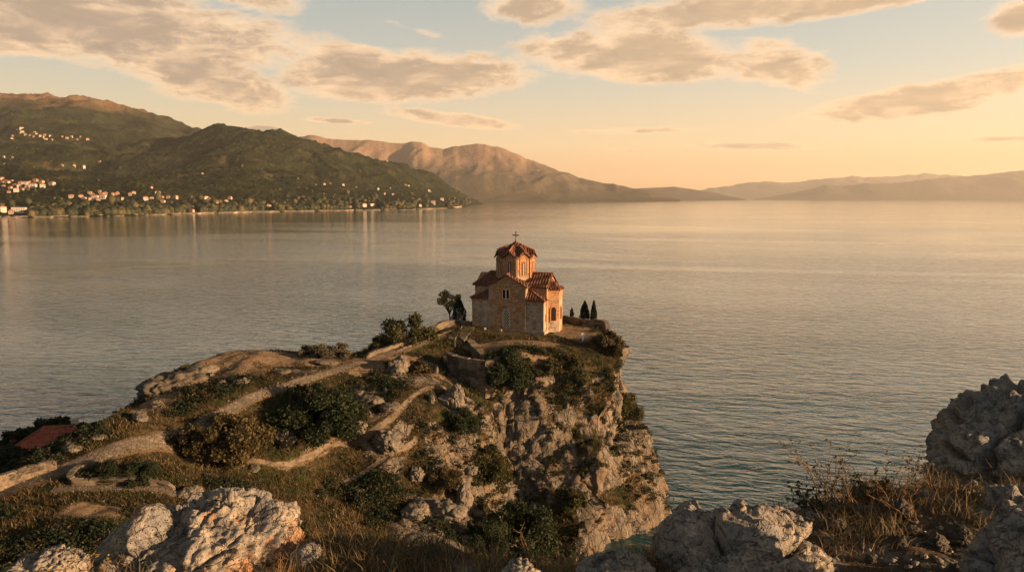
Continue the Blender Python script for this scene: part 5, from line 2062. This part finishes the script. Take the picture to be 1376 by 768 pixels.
_o = boulder(236, 520, 18.0, 70, 40, 'dark overhanging rock at the left lake edge of the viewpoint', 1, None, 0.5)
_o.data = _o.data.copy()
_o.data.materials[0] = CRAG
boulder(266, 502, 19.5, 40, 22, 'low grey rock on top of the dark overhanging rock at the lake edge', 3)
boulder(536, 500, 18.8, 30, 28, 'rounded grey boulder with a dark face beside the viewpoint path', 0)
boulder(384, 592, 15.6, 26, 24, 'tan boulder half hidden in scrub above the dirt trail', 2)
boulder(520, 598, 13.8, 36, 28, 'pale grey boulder in the fork of the dirt trail', 0)
boulder(612, 545, 15.5, 24, 36, 'pale rock below the left end of the retaining wall', 2)
boulder(496, 540, 17, 32, 16, 'flat layered rock between the viewpoint path and the trail', 3)
boulder(470, 575, 15.2, 40, 26, 'low grey rock beside the upper trail', 1)
boulder(522, 547, 16.6, 30, 12, 'broad flat rock on the left of the trail top', 3)
boulder(600, 692, 7.0, 44, 30, 'large pale rock on the spur in the gully', 1)
boulder(625, 680, 6.5, 26, 36, 'upright grey rock at the end of the spur in the gully', 4)
boulder(560, 690, 8.5, 42, 22, 'slanting grey rock on the left of the spur', 1)
boulder(580, 738, 7.0, 70, 24, 'flat grey rock slab at the bottom of the gully slope', 3)
boulder(98, 603, 17.2, 24, 12, 'broken pale rock outcrop above the cobbled path at left', 1)
boulder(134, 588, 17.6, 16, 8, 'small pale rock on the crest right of the outcrop', 3)
boulder(420, 471, 20.5, 20, 10, 'low pale rock on the far edge of the viewpoint', 1)
boulder(440, 488, 20, 24, 7, 'flat pale rock at the edge of the dirt viewpoint', 3)
boulder(380, 500, 19.6, 24, 7, 'flat grey rock above the cobbled path', 3)
boulder(255, 665, 15.6, 26, 16, 'small pale rock at the end of the L-shaped wall', 1)
boulder(560, 640, 10.5, 20, 16, 'small orange brown rock on the gully slope', 2)
rnd = random.Random(4)
for i in range(34):
    u, v = rnd.uniform(180, 680), rnd.uniform(490, 740)
    p = hit(u, v)
    if p is None or p.z < 3 or path_free(np.array([[p.x, p.y, p.z]]))[0] < 0.4 or p.y < 45:
        continue
    boulder(u, v, 15, rnd.uniform(7, 20), rnd.uniform(6, 13), 'small grey limestone boulder half sunk in the scrubby slope', None, 'boulders strewn on the scrubby slope')
P_, N_ = scatter(1500, lambda c, n, m: (0.08 + m[:, 1] * 0.5 + m[:, 0] * 0.5) * sstep(n[:, 2], 0.3, 0.6), rng)
V0, F0 = ico(1)
s_ = 0.05 + 0.16 * rng.random(len(P_)) ** 2.5
VV = (P_[:, None, :] + V0[None] * s_[:, None, None] * rng.uniform(0.6, 1.3, (len(P_), len(V0), 1)) * np.array([1, 1, .7])).reshape(-1, 3)
FF = (np.arange(len(P_))[:, None, None] * len(V0) + F0[None]).reshape(-1, 3)
tag(link('rubble', mesh_np('rubble', VV, FF, ROCK)), kind='stuff')

# loose stones and tufts along both edges of every path
EP = []
for pl, w in ((PATH_MAIN[:11], 1.5), (PATH_TRAIL, 0.62), (PATH_BRANCH, 0.5), (PATH_LOW, 0.5), (PATH_MAIN[10:], 1.5), (PATH_SIDE, 1.1)):
    pp = resample(smooth_pl(pl, 1), 0.2)
    for a, b2 in zip(pp[:-1], pp[1:]):
        t = Vector((-(b2 - a).y, (b2 - a).x, 0)).normalized()
        for sg in (-1, 1):
            for q in range(2):
                c = a + t * sg * (w / 2 + rng.normal() * 0.16)
                EP.append((c.x, c.y, ground(c.x, c.y, c.z)))
EP = np.array(EP)
es = EP[rng.random(len(EP)) < 0.45]
s_ = 0.03 + 0.13 * rng.random(len(es)) ** 2.2
VV = (es[:, None, :] + V0[None] * s_[:, None, None] * rng.uniform(0.6, 1.3, (len(es), len(V0), 1)) * np.array([1, 1, .7])).reshape(-1, 3)
FF = (np.arange(len(es))[:, None, None] * len(V0) + F0[None]).reshape(-1, 3)
tag(link('path_edge_rubble', mesh_np('path_edge_rubble', VV, FF, ROCK)), kind='stuff')
eg = EP[rng.random(len(EP)) < 0.6]
tag(link('path_edge_grass', blades('path_edge_grass', eg, None, 0.16 + 0.25 * rng.random(len(eg)), rng, HSTRAW, 7, 0.12, 0.026, 0.35 + 0.4 * rng.random(len(eg)))), kind='stuff')


# ------------------------------------------------------------------ the ledge under the camera
def ledge_z(x, y):
    x, y = np.asarray(x, float), np.asarray(y, float)
    e = np.interp(x, [-6, -3.2, -2.2, -1.6, -0.6, 0.2, 1.0, 2.0, 4.0, 7.0], [4.1, 4.15, 4.4, 4.9, 5.0, 4.6, 4.45, 5.2, 5.7, 6.2])
    q = np.stack([np.ravel(x), np.ravel(y), 0 * np.ravel(x)], 1)
    n = fbm(q * 0.8, 4, 7).reshape(x.shape)
    n2 = fbm(q * 3.5, 4, 8).reshape(x.shape)
    z = 37.45 + 0.05 * (x - 1) + n * 0.16 + n2 * 0.05
    return z - 1.25 * np.maximum(0, y - e - n * 0.5) ** 1.1 - 0.2 * np.maximum(0, -x - 3.4) - 0.5 * np.maximum(0, x - 6.5)


xs = np.arange(-7, 9.01, 0.05)
ys = np.arange(-2.5, 11.01, 0.05)
X, Y = np.meshgrid(xs, ys)
Z = ledge_z(X, Y)
LEDGE_MASK = np.stack([sstep(fbm(np.stack([X.ravel(), Y.ravel(), 0 * X.ravel()], 1) * 1.3, 3, 55), 0.1, 0.4) * 0.5,
                       sstep(X.ravel(), 1.4, 2.0) * sstep(fbm(np.stack([X.ravel(), Y.ravel(), 0 * X.ravel()], 1) * 1.0, 3, 56), -0.3, 0.2) * 0.5, 0 * X.ravel()], 1)
mg = mat_rock('stony_soil', 3.0, 0, 0.8, 0.03)
nt = NT(mg.node_tree)
pb_ = nt.n['Principled BSDF']
src = pb_.inputs['Base Color'].links[0].from_socket
po = nt.new('ShaderNodeTexCoord').outputs['Object']
soil = nt.mix(nt.noise(po, 6, 5, 0.7), (0.035, 0.024, 0.014), (0.11, 0.075, 0.042))
nt.l.new(nt.mix(nt.smooth(nt.noise(po, 1.6, 5, 0.65), 0.52, 0.62), soil, src), pb_.inputs['Base Color'])
tag(link('stony_ledge', mesh_np('stony_ledge', np.stack([X.ravel(), Y.ravel(), Z.ravel()], 1), grid_faces(*X.shape), mg)), kind='structure')

NEAR = shaded(mat_rock('near_limestone', 4.0, 0.0, 1.0, 0.03), (1.25, 1.22, 1.19))
NEARL = shaded(mat_rock('lichen_limestone', 4.0, 1.3, 1.0, 0.03), (1.25, 1.22, 1.19))
NEARD = mat_rock('dark_limestone', 4.0, 0.5, 0.9, 0.02)
shaded(NEARD, (1.0, 1.03, 1.08))


def fore_rock(label, cu, cv, y, dims, seed, mat, rot=(0, 0, 0), sub=6, freq=1.0, blocky=0.5, cracks=0.8, name='rock', groove=(0.3, 0.16, 0.5)):
    "dims are half sizes in metres; (cu, cv) is where the middle shows"
    d = np.array(dims, float)
    m = d.max()
    me = boulder_mesh(name, seed, sub, d / m, mat, 1.0, cracks, blocky, freq, groove)
    q = py(cu, cv, y)
    o = link(name, me, None, q, rot, m)
    return tag(o, label, 'rock')


# the scale is baked into the mesh so that object-space texture keeps its real size
def bake(o):
    me = o.data
    n = len(me.vertices)
    V = np.empty(n * 3, np.float32)
    me.vertices.foreach_get('co', V)
    V = V * o.scale[0]
    me.vertices.foreach_set('co', V)
    me.update()
    o.scale = (1, 1, 1)
    return o


bake(fore_rock('large pale craggy rock with orange lichen in the near left', 268, 778, 5.0, (0.74, 0.52, 0.60), 105, NEARL, (R(4), R(-8), R(8)), 7, 0.8, 0.55, 0.8, 'rock', (0.25, 0.20, 0.62)))
bake(fore_rock('low pale rock at the bottom left corner', 66, 776, 4.4, (0.24, 0.22, 0.17), 131, NEAR, (0, 0, R(30)), 6, 1.5))
bake(fore_rock('small pale upright rock in the grass right of the large lichen rock', 412, 768, 4.8, (0.13, 0.12, 0.22), 141, NEAR, (0, R(10), 0), 5, 1.3))
bake(fore_rock('flat topped pale tan rock in the near middle right', 1000, 780, 4.6, (0.62, 0.52, 0.46), 152, NEAR, (R(6), R(10), R(-8)), 7, 0.8, 0.9, 0.9, 'rock', (0.35, 0.08, -0.25)))
bake(fore_rock('lower pale tan rock slab in front of the flat topped rock', 1010, 806, 4.0, (0.52, 0.28, 0.26), 163, NEAR, (R(5), R(5), R(8)), 7, 0.9, 0.9, 0.9, 'rock', (0.3, 0.08, -0.15)))
bake(fore_rock('big dark grey craggy rock with rusty lichen at the right picture edge', 1392, 640, 6.2, (1.08, 0.85, 0.82), 177, NEARD, (R(0), R(-16), R(35)), 7, 1.0, 0.35, 1.1, 'rock', (0.6, 0.09, 0.4)))
bake(fore_rock('dark rock below the big dark craggy one at right', 1392, 735, 4.9, (0.55, 0.4, 0.38), 185, NEARD, (0, R(-10), R(40)), 6, 1.2))
bake(fore_rock('smooth grey rock in the bottom right corner', 1400, 792, 3.6, (0.36, 0.3, 0.36), 196, NEARD, (0, R(-20), R(10)), 6, 1.0, 0.8))
bake(fore_rock('low rounded pale rock at the bottom edge left of the flat topped rock', 828, 776, 4.2, (0.24, 0.2, 0.13), 207, NEAR, (0, R(4), R(15)), 6, 1.4))
bake(fore_rock('small pale rock at the bottom edge in the middle', 698, 774, 4.2, (0.12, 0.12, 0.09), 218, NEAR, (0, 0, R(60)), 5, 1.4))
rnd = random.Random(9)
for i in range(26):
    x, y = rnd.uniform(1.5, 3.6), rnd.uniform(3.9, 5.3)
    s = rnd.uniform(0.025, 0.085)
    o = link('stone', BM[i % len(BM)], None, (x, y, float(ledge_z(x, y)) + s * 0.3), (rnd.uniform(-.4, .4), rnd.uniform(-.4, .4), rnd.uniform(0, 6)), s)
    tag(o, 'small loose grey stone lying on the stony soil between the near rocks', 'stone', 'loose stones on the near soil')

_r = np.random.default_rng(8)
Q_ = np.stack([_r.uniform(0.9, 4.2, 1500), _r.uniform(3.6, 5.8, 1500)], 1)
Q_ = np.concatenate([Q_, ledge_z(Q_[:, 0], Q_[:, 1])[:, None]], 1)
s_ = 0.006 + 0.028 * _r.random(len(Q_)) ** 2.5
VV = (Q_[:, None, :] + V0[None] * s_[:, None, None] * _r.uniform(0.6, 1.3, (len(Q_), len(V0), 1)) * np.array([1, 1, .7])).reshape(-1, 3)
FF = (np.arange(len(Q_))[:, None, None] * len(V0) + F0[None]).reshape(-1, 3)
tag(link('gravel', mesh_np('gravel', VV, FF, NEAR)), kind='stuff')

# foreground grass and weeds
rng = np.random.default_rng(77)


def ledge_pts(n, x0, x1, y0, y1, fx=None):
    x = rng.uniform(x0, x1, n)
    y = rng.uniform(y0, y1, n)
    return np.stack([x, y, ledge_z(x, y)], 1)


G = np.concatenate([ledge_pts(330, -1.75, 0.3, 3.9, 5.3), ledge_pts(150, 0.2, 1.1, 3.9, 4.8), ledge_pts(150, -3.6, -2.5, 3.6, 4.9), ledge_pts(300, 2.0, 4.2, 4.5, 6.0), ledge_pts(110, 0.4, 1.3, 4.2, 5.4)])
keep = fbm(G * 1.2, 3, 5) > -0.12
G = G[keep]
me = blades('dry_grass', G, None, 0.13 + 0.17 * rng.random(len(G)) ** 1.5, rng, STRAW, 16, 0.055, 0.0032, 0.36 + 0.5 * fbm(G * 0.9, 2, 15), 0.32)
tag(link('dry_grass', me), kind='stuff')
G2 = np.concatenate([ledge_pts(260, -1.7, 0.2, 4.0, 5.6), ledge_pts(90, -3.5, -2.6, 3.7, 4.8), ledge_pts(70, 1.8, 4.0, 4.8, 5.8)])
me = blades('grass', G2, None, 0.10 + 0.12 * rng.random(len(G2)), rng, TURF, 14, 0.06, 0.004, 0.4 + 0.3 * rng.random(len(G2)), 0.5)
tag(link('grass', me), kind='stuff')


def weed(label, u, v, y, h, n, seed, lean=(0, 0), spread=0.25, heads=True, leafy=0, mat=None, cat='plant', name='dry_weed', curl=0.2, rad=0.0035):
    "dry branched stems from one foot"
    rg = np.random.default_rng(seed)
    q = py(u, v, y)
    z = min(float(ledge_z(q[0], y)), q[2] + 0.4)
    t = thing(name, label, cat, (q[0], y, z - 0.03))
    hd = MB()
    leaves = []
    for i in range(n):
        hh = h * rg.uniform(0.55, 1.0)
        dx, dy = lean[0] + rg.normal() * spread, lean[1] + rg.normal() * spread
        ax, ay = rg.normal() * 0.03, rg.normal() * 0.03
        pts = []
        for k in range(7):
            f = k / 6
            pts.append((ax + dx * hh * f + curl * dx * hh * f * f + rg.normal() * .008, ay + dy * hh * f + rg.normal() * .006, hh * f * (1 - 0.18 * f * abs(dx))))
        mb = MB()
        mb.tube(pts, [rad * (1.3 - 0.9 * k / 6) for k in range(7)], 5)
        for j in range(int(rg.integers(2, 6))):
            k = int(rg.integers(2, 7))
            b0 = Vector(pts[min(k, 6)])
            e = b0 + Vector((rg.normal() * .5 + dx * .5, rg.normal() * .4, rg.uniform(.35, 1.0))) * hh * 0.22
            m_ = (b0 + e) / 2 + Vector((rg.normal() * .01, 0, -.01))
            mb.tube([b0, m_, e], [rad * .6, rad * .5, rad * .3], 4)
            if heads:
                for w in range(int(rg.integers(2, 6))):
                    leaves.append(np.array(e.lerp(m_, rg.random() * .5)) + rg.normal(size=3) * .010)
            for w in range(leafy):
                leaves.append(np.array(b0.lerp(e, rg.random())) + rg.normal(size=3) * .018)
        if heads:
            for w in range(6):
                leaves.append(np.array(pts[6]) + rg.normal(size=3) * np.array([.007, .007, .02]))
        mb.build('stem', DRYST, t)
    if leaves:
        L = np.array(leaves)
        link('foliage', leaf_mesh('weed_heads_leaves', L, 0.011 * rg.uniform(.6, 1.4, len(L)) * (1 if not leafy else 1.5), mat or RUST, rg, rg.random(len(L))), t)  # this part holds the seed heads as well as any leaves
    return t


weed('tall dry branching weed with brown seed heads against the water at right', 1115, 700, 5.3, 0.66, 9, 1, (-0.12, 0), 0.22)
weed('dry brown weed leaning left beside the tall branching one', 1150, 705, 5.2, 0.55, 9, 2, (-0.42, 0), 0.18)
weed('dry brown weed leaning right towards the big dark rock', 1195, 705, 5.2, 0.45, 9, 3, (0.15, 0), 0.3)
weed('sparse dry stalks close to the foot of the big dark rock', 1250, 690, 5.3, 0.44, 7, 4, (-0.1, 0), 0.25)
weed('tangle of low bleached stems on the soil right of the weeds', 1225, 715, 4.9, 0.32, 9, 5, (-0.5, 0), 0.4, heads=False)
weed('low rusty weed left of the tall branching one above the flat topped rock', 1085, 700, 5.4, 0.28, 12, 6, (-0.1, 0), 0.35, leafy=5)
weed('low rusty weed between the dry weeds at right', 1170, 705, 5.3, 0.25, 12, 7, (0, 0), 0.4, leafy=5)
weed('two thin straw stalks rising above the grass right of the lichen rock', 436, 715, 5.0, 0.50, 2, 8, (0.02, 0), 0.10, heads=False, rad=0.002)
weed('single bent straw stalk in the grass right of the lichen rock', 455, 712, 5.1, 0.46, 1, 9, (0.35, 0), 0.05, heads=False, rad=0.002)
weed('stalky dry weed with tufted heads at the bottom edge in the middle', 720, 768, 4.4, 0.42, 5, 10, (-0.05, 0), 0.2)
weed('thin curved dry stalks left of the tufted weed at the bottom edge', 668, 768, 4.4, 0.36, 4, 11, (0.25, 0), 0.3, heads=False, rad=0.002)
weed('fine straw stalks left of the flat topped rock', 872, 740, 4.9, 0.34, 6, 12, (-0.1, 0), 0.25, heads=False, rad=0.002)
weed('yellow green leafy sapling just behind the large lichen rock', 292, 690, 5.6, 0.40, 4, 13, (0.0, 0), 0.10, heads=False, leafy=26, mat=YELLOW, name='sapling')
weed('dry yellow stalks at the bottom left corner', 110, 768, 4.4, 0.34, 7, 14, (0.0, 0), 0.25, mat=YELLOW)
weed('short dry stalks between the two left rocks', 140, 770, 4.5, 0.22, 8, 15, (0.0, 0), 0.3)
weed('bleached stalks in front of the right end of the large lichen rock', 372, 790, 4.2, 0.40, 6, 16, (0.0, 0), 0.16, heads=False)

# ------------------------------------------------------------------ far shore: woods, houses
def build_far_shore():
    rng = np.random.default_rng(3)
    V0, F0 = ico(1)
    CLEAR = [(26, 285.5, 13), (2, 284, 9), (15, 287, 6), (108, 287, 8), (258, 284.5, 10), (361, 278.5, 8), (489, 277.5, 7), (500, 277, 11), (471, 279, 5), (528, 262, 4), (516, 261, 5), (564, 277, 6), (582, 273, 7), (594, 269, 7)]
    pts, sz, tn = [], [], []
    # belt of trees along the shore, then thinner on the slopes
    for i in range(4300):
        if i < 4200:
            u = rng.uniform(-60, 632)
            sv = np.interp(u, [s[0] for s in SHORE], [s[1] for s in SHORE])
            v = sv - rng.exponential(3.2) * (1.3 if 380 < u < 620 else 1.0) - 1.7
            s = 2.5 + 9 * rng.random() ** 2.2
        else:
            u = rng.uniform(-60, 632)
            sv = np.interp(u, [s[0] for s in SHORE], [s[1] for s in SHORE])
            v = sv - rng.uniform(0, 110) ** 0.97
            s = rng.uniform(3, 6)
        h = HILL.ray_cast(Vector((0, 0, CAMZ)), pix_dir(u, v).normalized(), 9000)[0]
        if h is None or h.z < 0.8:
            continue
        if any(abs(u - a) < w and c - 4 < v < c + 12 for a, c, w in CLEAR):
            continue
        pts.append(h[:])
        sz.append(s)
        tn.append(rng.random())
    P, s = np.array(pts), np.array(sz)
    n = len(P)
    sc = rng.uniform(0.75, 1.25, (n, len(V0), 1)) * s[:, None, None] * np.stack([np.ones(n), np.ones(n), rng.uniform(0.6, 1.5, n)], 1)[:, None, :]
    V = (P[:, None, :] + np.array([0, 0, 1]) * (s * 0.5)[:, None, None] + V0[None] * sc).reshape(-1, 3)
    Fc = (np.arange(n)[:, None, None] * len(V0) + F0[None]).reshape(-1, 3)
    m = mat_leaf('far_foliage', (0.013, 0.018, 0.008), (0.03, 0.033, 0.014), (0.085, 0.066, 0.026), 0.0)
    o = tag(link('lakeside_woods', mesh_np('lakeside_woods', V, Fc, m, attrs={'tint': np.repeat(np.array(tn) ** 1.4, len(V0))})), kind='stuff')
    # strand
    mb = MB()
    prev = None
    for u in np.arange(-150, 628, 6):
        v = np.interp(u, [q[0] for q in SHORE], [q[1] for q in SHORE])
        x, y, _ = pz(u, v, 0)
        w = 18 + 14 * math.sin(u * 0.13) + 8 * math.sin(u * 0.41)
        cur = ((x * (y - w * 1.3) / y, y - w * 1.3, -0.2), (x * (y + w) / y, y + w, 3.4))
        if prev:
            mb.poly([prev[0], cur[0], cur[1], prev[1]])
        prev = cur
    tag(mb.build('gravel_beach', mat_plain('shore_gravel', (0.30, 0.23, 0.16), 0.9, 0.3, 0.02)), kind='structure')
    # houses
    wallc = [mat_plain('house_render_%s' % w, c, 0.8, 0.1, 0.3) for w, c in (('cream', (0.36, 0.30, 0.23)), ('white', (0.42, 0.38, 0.33)), ('rose', (0.28, 0.20, 0.15)))]
    roofm = mat_plain('house_roof', (0.30, 0.13, 0.075), 0.9, 0.25, 0.4)
    glass = mat_plain('house_glass', (0.05, 0.05, 0.05), 0.3, 0.2, 0.4)
    protos = []

    def proto(w, d, h, roofh, mat, floors):
        t = link('lakeside_house', None)
        mb = MB()
        mb.box(-w / 2, w / 2, -d / 2, d / 2, -8, h)
        wl = mb.build('wall', mat, t)
        mb = MB()
        if roofh:
            e = 0.7
            A_, B_, C_, D_ = (-w / 2 - e, -d / 2 - e, h), (w / 2 + e, -d / 2 - e, h), (w / 2 + e, d / 2 + e, h), (-w / 2 - e, d / 2 + e, h)
            k = min(w, d) * 0.4
            r0, r1 = (-w / 2 + k, 0, h + roofh), (w / 2 - k, 0, h + roofh)
            for p in ([A_, B_, r1, r0], [C_, D_, r0, r1], [D_, A_, r0], [B_, C_, r1]):
                mb.slab(p, 0.3)
        else:
            mb.box(-w / 2 - .4, w / 2 + .4, -d / 2 - .4, d / 2 + .4, h + .003, h + 0.8)
        mb.build('roof', roofm if roofh else mat, t)
        for f in range(floors):
            nw = max(2, int(w / 4.5))
            for i in range(nw):
                x = -w / 2 + (i + .5) * w / nw
                q = MB()
                q.box(x - 0.9, x + 0.9, -d / 2 - 0.05, -d / 2 + 0.1, f * 3 + 1.0, f * 3 + 2.5)
                q.build('window', glass, t)
        return t
    protos = [proto(13, 10, 6.5, 3.2, wallc[0], 2), proto(17, 12, 9.5, 3.5, wallc[1], 3), proto(11, 10, 6, 3.5, wallc[2], 2), proto(27, 13, 11, 0, wallc[1], 3)]
    first = [True] * 4
    rnd = random.Random(12)

    def put(u, v, k, label, group=None, s=1.0):
        h = HILL.ray_cast(Vector((0, 0, CAMZ)), pix_dir(u, v).normalized(), 9000)[0]
        if h is None:
            return
        rz = rnd.uniform(-0.5, 0.9)
        if first[k]:
            first[k] = False
            p = protos[k]
            p.location, p.rotation_euler, p.scale = h, (0, 0, rz), (s, s, s)
            tag(p, label, 'house', group)
        else:
            dup(protos[k], h, rz, s, label, group)
            
    def cluster(pts, label, group, s=(0.8, 1.2)):
        for u, v in pts:
            put(u, v, rnd.choice([0, 0, 1, 2, 2]), label, group, rnd.uniform(*s) * 0.85)
    cluster([(17, 183), (24, 175), (30, 178), (34, 181), (40, 182), (45, 184), (49, 180), (54, 183), (58, 185), (62, 188), (67, 183), (70, 188), (16, 187), (84, 184), (90, 186), (96, 184), (104, 188), (108, 184), (118, 188), (29, 174), (27, 179), (47, 178), (60, 182)],
            'tiny pale house in the village high on the wooded mountainside', 'houses of the village high on the mountainside', (0.8, 1.3))
    cluster([(3, 241), (10, 246), (16, 244), (5, 251), (14, 253), (20, 250), (28, 247), (34, 248), (40, 246), (48, 244), (56, 246), (30, 255), (22, 257), (12, 259), (44, 252), (57, 251), (70, 249), (8, 245), (26, 252), (37, 253), (47, 250), (2, 247)],
            'small pale house in the cluster on the slope at the left picture edge', 'houses of the slope cluster at the left edge', (0.75, 1.2))
    cluster([(96, 265), (109, 265), (113, 268), (121, 260), (124, 263), (128, 267), (134, 258), (137, 262), (139, 266), (146, 268), (122, 269), (152, 262), (158, 261), (165, 268), (175, 262), (180, 260), (203, 253), (196, 268), (204, 268), (212, 261), (218, 266), (226, 266), (219, 272),
             (236, 266), (259, 266), (259, 271), (277, 267), (281, 269), (292, 272), (304, 271), (309, 267), (132, 269), (142, 261)],
            'small pale house of the village just above the left shore', 'houses of the village above the left shore', (0.7, 1.05))
    cluster([(100, 223), (112, 225), (84, 223), (5, 211), (17, 212), (134, 218), (272, 234)], 'lone small house in the woods halfway up the mountain', 'lone houses halfway up the mountain', (0.7, 1.1))
    cluster([(424, 249), (436, 248), (444, 247), (461, 249), (479, 252), (524, 253), (545, 249), (549, 250), (576, 257), (578, 258), (508, 254)], 'small pale house scattered on the hill above the right part of the shore', 'scattered houses on the hill', (0.6, 0.9))
    put(26, 285.5, 3, 'broad cream apartment block standing on the left shore', s=0.95)
    put(2, 284, 1, 'tall pale house at the picture edge on the left shore', s=1.0)
    put(15, 287, 2, 'rose house beside the apartment block on the left shore', s=0.9)
    put(108, 287, 0, 'low pale house on the beach at left', s=0.9)
    put(258, 284.5, 0, 'low pale house on the beach among shore trees', s=0.8)
    put(361, 278.5, 0, 'pale house above the beach right of the shore trees', s=1.0)
    put(489, 277.5, 1, 'narrow white hotel wing on the wooded shore', s=0.9)
    put(500, 277, 3, 'long white hotel building on the wooded shore', s=0.75)
    put(471, 279, 2, 'small rose house left of the white hotel', s=0.8)
    put(528, 262, 1, 'tall pale tower house among the trees above the shore', s=0.6)
    put(516, 261, 0, 'pale house left of the tower house above the shore', s=0.8)
    put(564, 277, 0, 'pale house low on the wooded point', s=0.9)
    put(582, 273, 1, 'cream house on the wooded point', s=0.9)
    put(594, 269, 1, 'topmost cream house at the tip of the wooded point', s=1.0)
    for i, p in enumerate(protos):
        if first[i]:
            for c in list(p.children):
                bpy.data.objects.remove(c)
            bpy.data.objects.remove(p)


build_far_shore()
